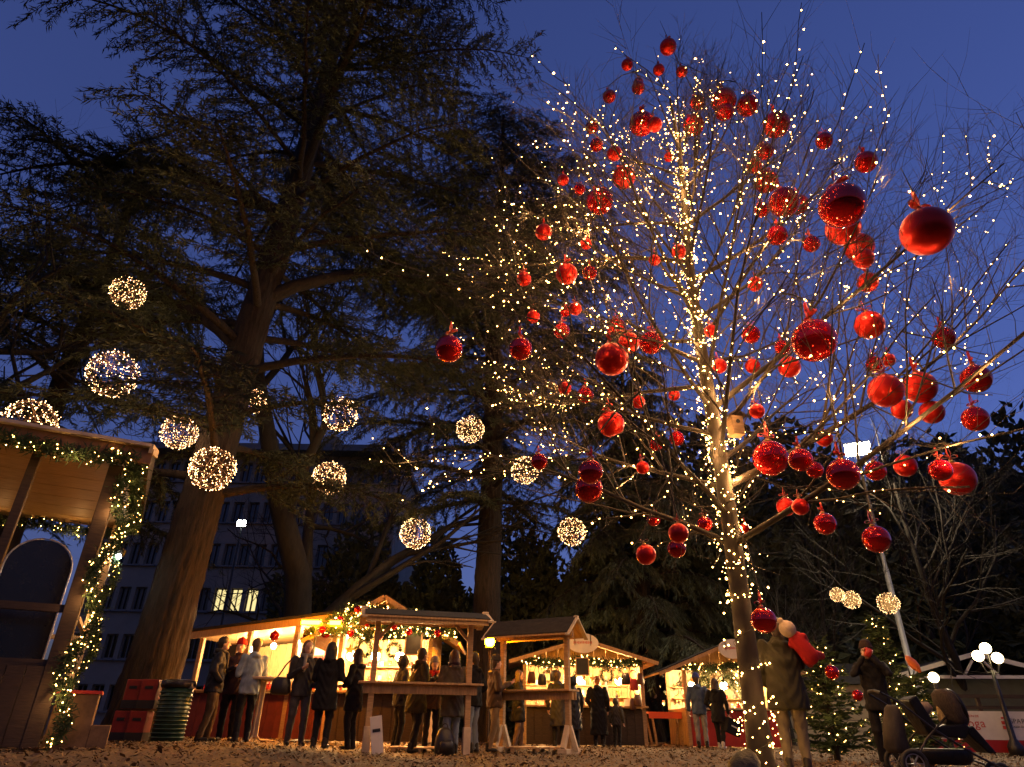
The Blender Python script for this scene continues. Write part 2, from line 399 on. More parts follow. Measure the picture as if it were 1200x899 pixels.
def place_bare(me_t, name, px, Y, rz, sc_, label, group=None, m=barkd):
    p = G(px, 860, Y) if not isinstance(px, tuple) else np.array(on(*px))
    t = empty(name, p, rz, label, 'tree', group); t.scale = (sc_,)*3
    link('trunk', me_t, t); return t
m_oak = bare_tree_mesh(15, 0.36, 5, 4, 0.95, 0.3, (9, 6, 5, 4), 0.2, 0.24).mesh('bare_oak', barkd)
m_b1 = bare_tree_mesh(15, 0.22, 8, 4, 0.7, 0.2, (12, 7, 5, 4), 0.4).mesh('bare_branches', barkd)
m_b2 = bare_tree_mesh(13, 0.18, 9, 4, 0.6, 0.15, (13, 7, 5, 4), 0.5).mesh('bare_branches', barkd)
m_fork = bare_tree_mesh(14, 0.42, 15, 4, 0.55, 0.12, (6, 6, 5, 4), 0.4, 0.16).mesh('bare_forked', barkd)
place_bare(m_oak, 'bare_tree', (-14.2, 15.5), None, 0.4, 1.0, 'leafless twisting tree beside the garlanded booth')
place_bare(m_fork, 'bare_tree', 335, 22, 1.2, 1.25, 'thick forked leafless tree in front of the grey building')
place_bare(m_oak, 'bare_tree', 285, 27, 2.6, 0.62, 'low crooked leafless tree below the lit building windows')
gr = 'leafless trees on the dark slope'
for k, (x, y, m_, s_, rz) in enumerate([(15.5, 24, m_b1, 0.75, 0), (18.5, 29, m_b2, 0.95, 1), (24, 33, m_b1, 0.95, 2.2), (12.2, 27.5, m_b2, 0.7, 3), (29, 38, m_b2, 1.2, 4), (17, 36, m_b1, 0.8, 5), (23, 41, m_b1, 1.05, 0.7),
                                (10, 34, m_b2, 0.75, 2), (34, 44, m_b1, 1.2, 3.3), (9.5, 24.5, m_b2, 0.5, 5.2), (13.5, 43, m_b1, 0.9, 4.4)]):
    place_bare(m_, 'bare_tree', (x, y), None, rz, s_, 'slender leafless tree on the dark wooded slope beyond the market', gr)
# dark evergreens and shrubs that close the view behind the market
def bush_mesh(seed, rx, ry, h, n, leaf=0.16):
    g = np.random.default_rng(seed); d = g.normal(size=(n, 3)); d /= np.linalg.norm(d, axis=1)[:, None]; d[:, 2] = np.abs(d[:, 2])*1.0
    lump = 1+0.22*np.sin(d[:, 0]*5+seed)*np.cos(d[:, 1]*4+seed*2)+0.16*np.sin(d[:, 2]*9+d[:, 0]*6)
    rr = (0.55+0.45*g.random(n)**0.6)*lump
    P = d*rr[:, None]*np.array([rx, ry, h]); D = d + g.normal(0, 0.8, (n, 3))
    return sprays_mesh('foliage', P, D, leaf*(0.6+0.8*g.random(n)), leaf*(0.18+0.2*g.random(n)), needle, 2, seed)
bm = [bush_mesh(41, 2.6, 2.2, 4.4, 9000, 0.26), bush_mesh(42, 3.2, 2.4, 6.5, 11000, 0.3)]
stem = MB().tube([(0, 0, -0.2), (0.05, 0, 1.2), (0, 0.1, 2.6)], [0.14, 0.1, 0.05], 7).mesh('stem', barkd)
for (x, y, k, s_) in [(-7.5, 33, 1, 1.25), (-3.6, 34, 1, 1.2), (0.8, 33, 1, 1.3), (4.8, 35.5, 1, 1.15), (-11, 36, 0, 1.3), (9.5, 37, 1, 1.0), (15.5, 33.5, 1, 2.0), (20.5, 34, 1, 1.8), (26, 35, 1, 2.0), (31, 37, 1, 2.2), (11.5, 34, 1, 2.05), (22, 41, 1, 2.1), (36, 39, 1, 2.3), (17.5, 38, 1, 1.9), (28.5, 42, 1, 2.2), (8.3, 36, 1, 1.9)]:
    t = empty('evergreen_shrub', on(x, y), x*1.7, 'tall dark evergreen shrub in the row behind the market', 'shrub', 'evergreen shrubs behind the market'); t.scale = (s_,)*3
    link('foliage', bm[k], t); link('stem', stem, t)

# ---------------------------------------------------------------- building behind the trees
facade = mat('grey_render', (0.30, 0.25, 0.19), 0.85, 0.14, 0.8)
trimm = mat('window_stone_trim', (0.2, 0.185, 0.17), 0.8, 0.1, 2)
def building(x0, x1, Y, H, rz, rows, cols, lit, label, roof='parapet'):
    t = empty('apartment_building', ((x0+x1)/2, Y, 0), rz, label, 'building'); W = x1-x0
    ww, wh = 0.8, 1.55; fl = H/rows; cw = W/cols
    wall = MB(); 
    # facade as piers and spandrels so that every window is a real opening
    for c in range(cols+1):
        xa = -W/2 + c*cw - (cw-ww)/2 if c else -W/2; xb = -W/2 + c*cw + (cw-ww)/2 if c < cols else W/2
        wall.box(((xa+xb)/2, 0.2, H/2), (xb-xa, 0.4, H))
    for c in range(cols):
        xc = -W/2+(c+.5)*cw; zz = 0
        for r in range(rows):
            zb = r*fl + 0.95; wall.box((xc, 0.2, (zz+zb)/2), (ww, 0.4, zb-zz)); zz = zb+wh
        wall.box((xc, 0.2, (zz+H)/2), (ww, 0.4, H-zz))
    wall.box((0, 6.3, H/2), (W, 11.8, H-0.02))
    wall.build('wall', facade, t)
    MB().box((0, 5, H+0.25), (W+0.5, 12.6, 0.5)).build('cornice', trimm, t)
    if roof == 'parapet':
        for c in range(3): MB().box((-W/2+W*(0.45+0.25*c), 3, H+1.6), (1.3, 1.1, 2.2)).build('chimney', facade, t)
    fr = MB().box((-ww/2+.04, 0, 0), (.08, .1, wh)).box((ww/2-.04, 0, 0), (.08, .1, wh)).box((0, 0, wh/2-.04), (ww-.16, .1, .08)).box((0, 0, -wh/2+.04), (ww-.16, .1, .08)).box((0, 0, 0), (.06, .1, wh-.16)).mesh('frame', trimm)
    pn = {}
    for kk, mm in ((0, glass_dark), (1, litwin)): pn[kk] = MB().box((0, 0.09, 0), (ww-.1, .03, wh-.1)).mesh('pane', mm)
    sl = MB().box((0, -0.28, -wh/2-.06), (ww+.25, .25, .1)).mesh('sill', trimm)
    for r in range(rows):
        for c in range(cols):
            o = link('window', fr, t, (-W/2+(c+.5)*cw, 0.24, r*fl+0.95+wh/2))
            wpos = np.array([t.location.x-W/2+(c+.5)*cw, Y+.24, r*fl+0.95+wh/2])-_C; wz = wpos@_F; wx = 600+FPX*(wpos@_R)/wz; wy = 449.5-FPX*(wpos@_U)/wz
            link('pane', pn[1 if any(abs(wx-a_) < 11 and abs(wy-b_) < 14 for a_, b_ in lit) else 0], o); link('sill', sl, o)
    return t
bl = at(120, 740, 47); br = at(450, 740, 47)
building(bl[0]-2, br[0], 47, 18.6, R(0), 6, 19, ((256, 706), (278, 705), (292, 703), (321, 637)), 'grey apartment block with a few lit windows behind the cedars')
p = at(284, 614, 40)
t = empty('wall_floodlight', (p[0], 40, 0), 0, 'bright white floodlight on a mast before the grey building', 'floodlight')
MB().tube([(0, 0, 0), (0, 0, p[2]-0.1)], 0.07, 8).build('pole', blackm, t)
MB().box((0, 0, p[2]), (0.55, 0.25, 0.4)).build('housing', blackm, t); MB().box((0, -0.15, p[2]), (0.5, 0.04, 0.34)).build('lens', emit('white_flood', (0.95, 1, 0.92), 40), t)

# ---------------------------------------------------------------- the bauble tree
TB = at(893, 893, 8.75); TB = np.array(on(TB[0], 8.75))
tree = empty('bare_maple_tree', TB, 0, 'leafless tree hung with red baubles and wound with fairy lights', 'tree')
g = np.random.default_rng(77); TT = Tubes(); strands = []; nodes = []
HT = 11.4; zs = np.linspace(-0.1, HT, 30)
trk = np.stack([0.10*np.sin(zs*0.8)*zs/HT, 0.10*np.cos(zs*0.7)*zs/HT - 0.1*zs/HT, zs], -1); trr = 0.132*np.clip(1-zs/(HT+0.5), 0, 1)**0.75+0.008; trr[:2] *= (1.35, 1.1)
TT.add(trk, trr, 12)
def br_path(p, d, L, k, up, wob):
    P = [p]; d = d/np.linalg.norm(d)
    for q in range(k-1):
        d = d + g.normal(0, wob, 3) + np.array([0, 0, up]); d /= np.linalg.norm(d); P.append(P[-1]+d*L/(k-1))
    return np.array(P)
def sub(P, L, r0, lv, lit):
    k = len(P); n = (0, int(L*2.6)+2, 6, 4)[lv]
    for q in range(n):
        s = 0.15+0.85*(q+g.random())/n; j = min(int(s*(k-1)), k-2); f = s*(k-1)-j; p = P[j]*(1-f)+P[j+1]*f
        ax = P[j+1]-P[j]; ax = ax/np.linalg.norm(ax); sd = np.cross(ax, g.normal(size=3)); sd /= np.linalg.norm(sd)
        ang = 0.45+0.4*g.random(); d = ax*math.cos(ang)+sd*math.sin(ang); d[2] += 0.15
        l = L*(0.28+0.3*g.random())*(1.1-0.5*s) if lv == 1 else L*(0.4+0.3*g.random())
        kk = 5 if lv < 3 else 3
        Q = br_path(p, d, l, kk, 0.04, 0.10); r = max(0.003, r0*(1-0.75*s)*0.5)
        TT.add(Q, r*(1-0.7*np.linspace(0, 1, kk)), 4 if lv == 1 else 3)
        if lv == 1: nodes.extend(Q[1:]); 
        if (lv == 1 and lit and g.random() < lit) or (lv == 2 and lit and g.random() < lit*.22): strands.append(Q)
        if lv < 3: sub(Q, l, r, lv+1, lit)
az = 0.4
for n in range(44):
    h = 2.7 + (HT-3.6)*(n/43)**0.95; fz = np.interp(h, zs, np.arange(30)); p = trk[int(fz)]
    az += 2.399+g.normal(0, 0.2); hf = (h-2.7)/(HT-2.7)
    L = (6.0*(1-hf)**0.7 + 1.1)*(0.75+0.4*g.random())
    el = 0.25+0.75*hf + g.normal(0, 0.1)
    d = np.array([math.cos(az)*math.cos(el), math.sin(az)*math.cos(el), math.sin(el)])
    for q in range(14):      # keep the crown inside the outline the tree has
        st_ = g.bit_generator.state; P = br_path(p, d, L, 9, 0.035, 0.05)
        bad = False
        for tp in (P[-1], P[5]):
            vv = tp+TB-_C; zz = vv@_F; ix = 600+FPX*(vv@_R)/max(zz, .5); iy = 449.5-FPX*(vv@_U)/max(zz, .5)
            if iy < np.interp(ix, (380, 500, 600, 650, 700, 790, 880, 1000, 1200), (430, 385, 265, 190, 110, 62, 95, 150, 190)) or ix < (480 if n % 3 == 0 else 570) or zz < 3.2: bad = True
        if not bad or L < 0.5: break
        g.bit_generator.state = st_; L *= 0.86
    r0 = 0.012+0.0062*L
    TT.add(P, r0*(1-0.85*np.linspace(0, 1, 9)), 6); nodes.extend(P[2:]); strands.append(P)
    towards_left = math.cos(az) < 0.3
    sub(P, L, r0, 1, 0.55 if towards_left else 0.3)

# red baubles: photograph position and size; the distance comes from the tree that carries them
BALLS = """526 409 17 g|610 409 14 g|703 236 16 g|731 208 14 s|637 272 10 s|660 211 7 s|679 222 7 g|664 321 13 s|691 320 9 g|614 327 9 s|625 371 8 s|658 388 10 g|674 362 8 s|663 365 7 g|717 421 20 s|737 402 13 s|763 402 14 g|722 383 11 g|795 295 9 s|687 286 7 s|767 305 7 s|
716 497 16 s|686 463 10 g|662 455 8 s|753 548 8 s|690 573 17 g|692 553 15 g|757 650 12 s|795 625 12 s|793 643 11 g|632 541 10 g|769 521 8 g|793 514 9 g|826 614 9 g|748 471 8 s|790 463 7 s|766 609 8 g|
783 55 10 s|735 76 7 s|799 84 7 s|748 103 8 g|772 82 7 s|748 97 6 g|714 113 8 g|752 145 15 g|694 149 8 g|699 170 8 g|813 147 13 g|848 118 15 g|876 124 13 g|849 131 11 g|720 180 9 s|817 120 9 g|784 184 6 s|767 146 9 s|
910 146 16 g|966 165 10 g|1015 190 13 g|897 178 10 g|898 213 14 g|884 195 9 s|919 237 18 g|936 240 12 g|893 246 9 g|911 276 12 g|987 241 27 g|988 268 20 s|1007 290 17 s|1012 303 12 s|1086 271 29 s|1017 331 12 s|951 286 10 g|
1019 381 17 s|954 399 26 g|1106 396 13 g|880 392 11 g|925 430 13 s|917 407 9 g|882 429 9 s|843 429 9 s|833 388 8 s|885 333 9 s|1038 458 20 s|1078 454 19 s|1144 444 17 g|1143 491 15 g|1057 480 12 s|1092 483 14 s|1025 427 10 g|887 482 9 s|
903 537 21 g|938 539 14 g|955 551 10 g|988 556 19 g|1026 552 12 g|1061 546 13 s|1122 561 20 s|1102 551 13 g|966 514 10 s|921 594 11 s|938 594 10 s|967 614 13 g|1027 632 16 g|895 727 16 g|872 619 6 s|1041 422 8 s"""
glossy = mat('glossy_red_bauble', (0.56, 0.007, 0.009), 0.07, 0.05, 3, metal=0.75, coat=0.6)
satin = mat('satin_red_bauble', (0.58, 0.016, 0.010), 0.34, 0.06, 3, metal=0.7)
sp = {'g': MB().sphere((0, 0, 0), 1, 32, 20).mesh('ball', glossy, True), 's': MB().sphere((0, 0, 0), 1, 32, 20).mesh('ball', satin, True)}
capme = MB().lathe([(0.20, 0.97), (0.20, 1.10), (0.13, 1.15), (0.05, 1.16)], 14).ring((0, 0, 1.22), 0.09, 0.02, (0, 1, 0), 12, 5).mesh('cap', goldm, True)
def ribbon_mesh(seed):
    g_ = random.Random(seed); m_ = MB(); wd = 0.05
    def strip(pts, w_):
        pts = [Vector(p) for p in pts]; i0 = len(m_.v)
        for p in pts: m_.v.append((p.x, p.y-w_, p.z)); m_.v.append((p.x, p.y+w_, p.z))
        for q in range(len(pts)-1): m_.f.append((i0+2*q, i0+2*q+1, i0+2*q+3, i0+2*q+2))
    strip([(-0.02, 0, 1.2), (-0.10, 0, 1.7), (0, 0, 2.25)], wd*1.7); strip([(0.02, 0, 1.2), (0.12, 0, 1.7), (0.01, 0, 2.25)], wd)
    for s_ in (-1, 1):
        strip([(0, 0, 1.35), (s_*.25, .05, 1.52), (s_*.5, .1, 1.5), (s_*.52, .1, 1.36), (s_*.28, 0, 1.3), (0, 0, 1.33)], 0.09)
        strip([(0, 0, 1.33), (s_*.18, .12, 1.1), (s_*(.3+.2*g_.random()), .3, .75), (s_*.4, .55, .45)], 0.07)
    return m_.mesh('ribbon', ribbonm)
ribs = [ribbon_mesh(k) for k in range(4)]
ribs_plain = []
balls = []
for ent in BALLS.replace('\n', '').split('|'):
    x, y, r, kd = ent.split(); x = float(x); y = float(y); r = float(r)
    P = at(x, y, 8.75); zt = float((P-_C) @ _F)                # view depth of the trunk plane along this ray
    want = zt + g.uniform(-2.4, 1.2)
    if y < 150: want = zt + g.uniform(-0.9, 0.5)
    rad = r*want/FPX*0.97
    lo, hi = (0.10, 0.24)
    rad2 = min(max(rad, lo), hi); zd = rad2*FPX/(r*0.97)
    # stay inside the crown of the tree
    for q in range(30):
        c = atd(x, y, zd); hd = math.hypot(c[0]-TB[0], c[1]-TB[1])
        lim = 5.9 if c[2] < 6.5 else 5.9-(c[2]-6.5)*0.55
        if hd < max(1.0, lim): break
        zd += (zt-zd)*0.12
    rad2 = r*0.97*zd/FPX
    if x == 895: c = at(x, y, 8.15); rad2 = 0.15
    balls.append((c, rad2, kd, r))
nodes = np.array(nodes)
trunk_nodes = trk[8:28]
allnodes = np.concatenate([nodes, trunk_nodes])
for i, (c, rad, kd, rp) in enumerate(balls):
    big = rad > 0.155
    lab = {('g', True): 'large mirror-bright red bauble hanging in the lit leafless tree', ('s', True): 'large satin red bauble hanging in the lit leafless tree',
           ('g', False): 'small mirror-bright red bauble hanging in the lit leafless tree', ('s', False): 'small satin red bauble hanging in the lit leafless tree'}[(kd, big)]
    grp = 'red baubles on the lit tree'
    if rp == 16 and i == [k for k, b in enumerate(balls)][-1]-2: pass
    e = empty('red_bauble', c, g.uniform(0, 6.28), lab, 'bauble', grp); e.scale = (rad,)*3
    e.rotation_euler = (g.normal(0, 0.05), g.normal(0, 0.05), g.uniform(0, 6.28))
    link('ball', sp[kd], e); link('cap', capme, e); link('ribbon', ribs[i % 4], e)
    top = np.array([c[0], c[1], c[2]+rad*2.25]) - TB
    d = allnodes - top; d2 = (d**2).sum(1) + np.where(d[:, 2] < -1.5, 4, 0); n0 = allnodes[np.argmin(d2)]
    tw = top + np.array([0, 0, 0.015]); v = tw-n0; L = np.linalg.norm(v)
    if L > 0.02:
        m_ = n0 + v*0.5 + np.array([0, 0, 0.08*L]) + g.normal(0, 0.03*L, 3); ex = tw + v/L*0.3 + np.array([0, 0, 0.05])
        TT.add(np.array([n0, m_, tw, ex]), (0.014, 0.010, 0.007, 0.003), 4)
        Q = np.array([n0, m_, tw, ex]); strands.append(Q) if g.random() < 0.45 else None
        for q in range(4):
            pz = n0+v*g.random(); TT.add(br_path(pz, v/L+g.normal(0, 0.5, 3), 0.3+0.35*g.random(), 4, 0.03, 0.15), (0.005, 0.004, 0.003, 0.002), 3)
link('trunk', TT.mesh('trunk', barkb), tree)
lastb = [o for o in bpy.data.objects if o.name.startswith('red_bauble')]
for o in lastb:
    if abs(o.location.z - balls[[k for k, b in enumerate(balls) if b[3] == 16 and b[0][2] < 2.6][0]][0][2]) < 1e-4:
        o['label'] = 'red bauble hanging low on the trunk beside the man in a dark coat'; del o['group']

# fairy lights
bp = []
for t_ in np.arange(0.05, 11.2, 0.017):
    a_ = t_*15 + g.normal(0, 0.5)
    fz = np.interp(t_, zs, np.arange(30)); c = trk[int(fz)]; rr = np.interp(t_, zs, trr)+0.02+abs(g.normal(0, 0.09))
    if t_ < 1.9 and g.random() < 0.5: continue
    bp.append((c[0]+rr*math.cos(a_), c[1]+rr*math.sin(a_), t_))
for k in range(70):
    t_ = 0.75*g.random(); a_ = g.random()*6.28; rr = 0.2+0.08*g.random(); bp.append((rr*math.cos(a_), rr*math.sin(a_), t_+.03))
for k in range(270):
    t_ = 1.9+7.6*g.random()**1.2; a_ = g.random()*6.28; fz = np.interp(t_, zs, np.arange(30)); c = trk[int(fz)]; rr = np.interp(t_, zs, trr)+.02+.05*g.random(); bp.append((c[0]+rr*math.cos(a_), c[1]+rr*math.sin(a_), t_))
cab = Tubes()
tt = np.linspace(0.05, 11.2, 420); fz = np.interp(tt, zs, np.arange(30)).astype(int); rr = np.interp(tt, zs, trr)+0.012
cab.add(np.stack([trk[fz, 0]+rr*np.cos(tt*15), trk[fz, 1]+rr*np.sin(tt*15), tt], -1), 0.004, 3)
for P in strands:
    L = np.linalg.norm(np.diff(P, axis=0), axis=1).sum(); n = max(2, int(L/0.17)); k = len(P)
    s = (np.arange(n)+g.random(n))/n*(k-1); j = np.minimum(s.astype(int), k-2); f = (s-j)[:, None]
    Q = P[j]*(1-f)+P[j+1]*f + g.normal(0, 0.028, (n, 3)); Q[:, 2] -= 0.02
    bp.extend(Q[g.random(n) < 0.62].tolist()); cab.add(P+np.array([0, 0, -0.012]), 0.004, 3)
bp = np.array(bp)+TB
keepb = bp[:, 2] > 0.03; bp = bp[keepb]
dist = np.linalg.norm(bp-_C, axis=1); order = np.argsort(dist)
ls = empty('fairy_light_string', TB, 0, 'warm white fairy lights wound round the bauble tree', 'fairy lights')
link('cable', cab.mesh('cable', cablem), ls)
one = bulbs_mesh('bulb', [(0, 0, 0)], 1.0, bulbm, True)
def inview(P):
    d = P-_C; z = d@_F; return z > 0 and abs(d@_R/z*FPX) < 610 and abs(d@_U/z*FPX) < 460
vis = [k for k in order if inview(bp[k])][:290]; vs = set(vis)
for k in vis:
    o = link('bulb', one, ls, bp[k]-TB); o.scale = (0.005+0.007*g.random()**2,)*3
rest = np.array([k for k in range(len(bp)) if k not in vs])
o = link('bulbs', bulbs_mesh('bulbs', bp[rest]-TB, 0.005+0.012*g.random(len(rest))**3, bulbm), ls); o['kind'] = 'stuff'
print('bulbs', len(bp))
high = [k for k in order if bp[k][2] > 2.6]
for k in range(120):     # the throw of the strings: every n-th bulb carries the light of its stretch of string
    kk = high[int((k+.5)*len(high)/120)]; off = bp[kk]-TB-np.array([0, 0, bp[kk][2]]); off = off/(np.linalg.norm(off)+1e-6)
    lamp(ls, bp[kk]-TB+off*.05+np.array([0.0, -.04, -.07]), 7.5)
for k in range(7): a_ = k*2.4; lamp(ls, (.34*math.cos(a_), .34*math.sin(a_), .25+.33*k), 1.1)
# bird house on the trunk
p = at(862, 500, 8.35); t = empty('bird_house', p, 0.2, 'small wooden bird house fixed to a limb of the lit tree', 'bird house')
MB().box((0, 0, 0), (0.17, 0.16, 0.28)).build('box', wood, t, bevel=0.004)
MB().bar((-0.13, 0, 0.13), (0.0, 0, 0.22), 0.24, 0.02).bar((0.13, 0, 0.13), (0.0, 0, 0.222), 0.24, 0.02).build('roof', woodd, t)
MB().lathe([(0.03, -0.005), (0.03, 0.005)], 12).build('entrance_hole', blackm, t, loc=(0, -0.084, 0.05)).rotation_euler = (R(90), 0, 0)
MB().bar((0, 0.06, 0), (0.1, 0.38, 0.02), 0.05, 0.05).build('bracket', woodd, t)

# ---------------------------------------------------------------- fairy-light balls hung in the cedars
fb = rng.normal(size=(330, 3)); fb /= np.linalg.norm(fb, axis=1)[:, None]
ballbulb = emit('ball_bulb_glow', (1.0, 0.52, 0.20), 8)
LBm = bulbs_mesh('bulbs', fb*(0.94+0.1*rng.random((330, 1))), 0.010+0.016*rng.random(330)**2, ballbulb)
wf = MB()
for k in range(14):
    ax = Vector(rng.normal(size=3)); wf.ring((0, 0, 0), 0.94, 0.012, ax, 26, 4)
WFm = wf.mesh('wire_frame', mat('rattan_wire', (0.12, 0.06, 0.03), 0.7, 0.3, 8))
LB = [(150, 343, 20, 13), (132, 438, 29, 11), (35, 497, 31, 11), (210, 507, 21, 13.5), (249, 549, 27, 12), (298, 470, 15, 17), (399, 485, 21, 15), (386, 560, 20, 15.5), (551, 503, 17, 19), (487, 625, 19, 16), (615, 551, 17, 18), (670, 623, 17, 18)]
for k, (x, y, r, Y) in enumerate(LB):
    c = at(x, y, Y); zd = float((c-_C)@_F); rad = r*zd/FPX*0.95
    t = empty('light_ball', c, k*1.1, 'round wire ball covered in tiny warm lights hung among the cedars', 'light ball', 'light balls hung in the cedars'); t.scale = (rad,)*3
    link('wire_frame', WFm, t); q = link('bulbs', LBm, t); q['kind'] = 'stuff'; lamp(t, (0, 0, 0), 9, (1, .6, .3))
    MB().tube([(0, 0, 0.95), (0.02, 0, 3.0), (0, 0, 6.5)], 0.012, 4).build('cord', cablem, t)

# ================================================================ market
def garland(path, rad, nb, label, seed, sag=0.0, baubles=0, dens=170, bulb=0.017, group=None, name='garland'):
    """fir garland along world points with small bulbs"""
    g_ = np.random.default_rng(seed); P = np.array(path, float); o0 = P[0].copy(); P = P-o0
    seg = np.linalg.norm(np.diff(P, axis=0), axis=1); cum = np.concatenate([[0], np.cumsum(seg)]); L = cum[-1]
    def pos(s): return np.stack([np.interp(s, cum, P[:, q]) for q in range(3)], -1)
    t = empty(name, o0, 0, label, 'garland', group)
    n = int(L*dens*4.5); s = g_.random(n)*L; b = pos(s)+g_.normal(0, rad*0.4, (n, 3)); D = g_.normal(size=(n, 3))
    link('foliage', sprays_mesh('foliage', b, D, rad*(0.45+0.7*g_.random(n)), rad*(0.05+0.05*g_.random(n)), garl, 2, seed), t)
    n = int(nb*0.62); s = g_.random(n)*L; d = g_.normal(size=(n, 3)); d /= np.linalg.norm(d, axis=1)[:, None]
    o = link('bulbs', bulbs_mesh('bulbs', pos(s)+d*rad*(0.5+0.7*g_.random((n, 1))), 0.5*bulb*(0.7+0.6*g_.random(n)), bulbm), t); o['kind'] = 'stuff'
    nl_ = max(1, int(L/1.1))
    for q in range(nl_): lamp(t, pos(np.array([L*(q+.5)/nl_]))[0]+np.array([0, -rad*1.4, -rad*1.1]), 0.008*nb*bulb/.016)
    for q in range(baubles):
        p_ = pos(np.array([L*(q+0.5)/baubles]))[0]+np.array([0, -rad*0.9, -rad*0.3]); oo = link('bauble', sp['g'], t, p_); oo.scale = (rad*0.55,)*3
    return t
def stall_lamp(p, label, r=0.07, drop=0.25, group=None):
    t = empty('pendant_lamp', p, 0, label, 'lamp', group)
    MB().sphere((0, 0, 0), r, 14, 10).build('bulb', bulbw, t, True)
    MB().lathe([(r*0.45, r*0.85), (r*0.45, r*1.3), (0.012, r*1.5)], 10).build('socket', blackm, t)
    MB().tube([(0, 0, r*1.4), (0, 0, r*1.4+drop)], 0.006, 5).build('cord', blackm, t); return t
# small goods
def mug_mesh(m): return MB().lathe([(0.035, 0), (0.04, 0.01), (0.042, 0.095), (0.036, 0.095), (0.034, 0.02)], 12).ring((0.055, 0, 0.05), 0.025, 0.006, (0, 1, 0), 10, 5).mesh('mug', m, True)
def jar_mesh(m): return MB().lathe([(0.045, 0), (0.05, 0.01), (0.05, 0.1), (0.04, 0.12), (0.04, 0.125), (0.046, 0.125), (0.046, 0.15)], 12).mesh('jar', m, True)
def bottle_mesh(m): return MB().lathe([(0.04, 0), (0.042, 0.02), (0.042, 0.17), (0.016, 0.23), (0.015, 0.29), (0.018, 0.29), (0.018, 0.31)], 12).mesh('bottle', m, True)
def parcel_mesh(m): return MB().box((0, 0, 0.07), (0.2, 0.16, 0.14)).box((0, 0, 0.07), (0.03, 0.166, 0.146)).box((0, 0, 0.07), (0.206, 0.03, 0.146)).mesh('parcel', m)
def star_mesh(m):
    pts = [((0.13 if k % 2 == 0 else 0.055)*math.sin(k*math.pi/5), 0, (0.13 if k % 2 == 0 else 0.055)*math.cos(k*math.pi/5)) for k in range(10)]
    return MB().prism(pts, (0, 0.02, 0)).mesh('star', m)
def toy_mesh(m):  # little standing figure
    return MB().loft([(0, .05, .05, 0, 0), (.05, .06, .055, 0, 0), (.12, .045, .04, 0, 0), (.14, .025, .025, 0, 0)], 12).sphere((0, 0, .175), .04, 12, 8).lathe([(.042, .19), (.03, .23), (.004, .29)], 10).mesh('figure', m, True)
def wreath_mesh(seed):
    g_ = np.random.default_rng(seed); n = 500; a_ = g_.random(n)*6.283; b = np.stack([0.17*np.cos(a_), g_.normal(0, .02, n), 0.17*np.sin(a_)], -1)+g_.normal(0, .02, (n, 3))
    return sprays_mesh('wreath', b, g_.normal(size=(n, 3)), np.full(n, .07), np.full(n, .008), garl, 2, seed)
def bag_mesh(m): return MB().loft([(0, .09, .05, 0, 0), (.05, .1, .06, 0, 0), (.15, .08, .05, 0, 0), (.19, .03, .03, 0, 0), (.24, .06, .04, 0, 0)], 12).mesh('sack', m, True)
cr1 = mat('cream_ceramic', (0.7, 0.6, 0.45), 0.3, 0.1, 5); br1 = mat('honey_glass', (0.5, 0.22, 0.05), 0.2, 0.3, 8); gl1 = mat('green_glass', (0.03, 0.10, 0.04), 0.15, 0.2, 5)
rd1 = mat('red_gloss', (0.5, 0.03, 0.02), 0.3, 0.15, 5); st1 = mat('straw', (0.6, 0.42, 0.16), 0.7, 0.3, 20); bl1 = mat('blue_cloth', (0.08, 0.12, 0.3), 0.8, 0.2, 5); wl1 = mat('wool_grey', (0.3, 0.28, 0.26), 0.9, 0.3, 20)
GOODS = {'red_mug': (mug_mesh(rd1), 'mug', 'red mug'), 'cream_mug': (mug_mesh(cr1), 'mug', 'cream mug'), 'honey_jar': (jar_mesh(br1), 'jar', 'amber lidded jar'), 'bottle': (bottle_mesh(gl1), 'bottle', 'dark green bottle'),
         'gift_parcel': (parcel_mesh(rd1), 'parcel', 'red ribboned parcel'), 'cream_parcel': (parcel_mesh(cr1), 'parcel', 'cream ribboned parcel'), 'straw_star': (star_mesh(st1), 'star', 'golden straw star'), 'toy_figure': (toy_mesh(rd1), 'figure', 'little red pointed-hat figure'),
         'wool_figure': (toy_mesh(wl1), 'figure', 'little grey pointed-hat figure'), 'wreath': (wreath_mesh(5), 'wreath', 'small green fir wreath'), 'cloth_sack': (bag_mesh(bl1), 'sack', 'blue tied cloth sack'), 'straw_sack': (bag_mesh(st1), 'sack', 'straw-coloured tied sack')}
def put(kind, M, p, where, s=1.0, rz=0.0, group=None):
    me, cat, lb = GOODS[kind]; q = M @ Vector(p); o = bpy.data.objects.new(kind, me); col.objects.link(o)
    o.matrix_world = Matrix.Translation(q) @ M.to_3x3().to_4x4() @ Matrix.Rotation(rz, 4, 'Z') @ Matrix.Scale(s, 4)
    return tag(o, (lb+' '+where), cat, group or (cat+'s '+where))

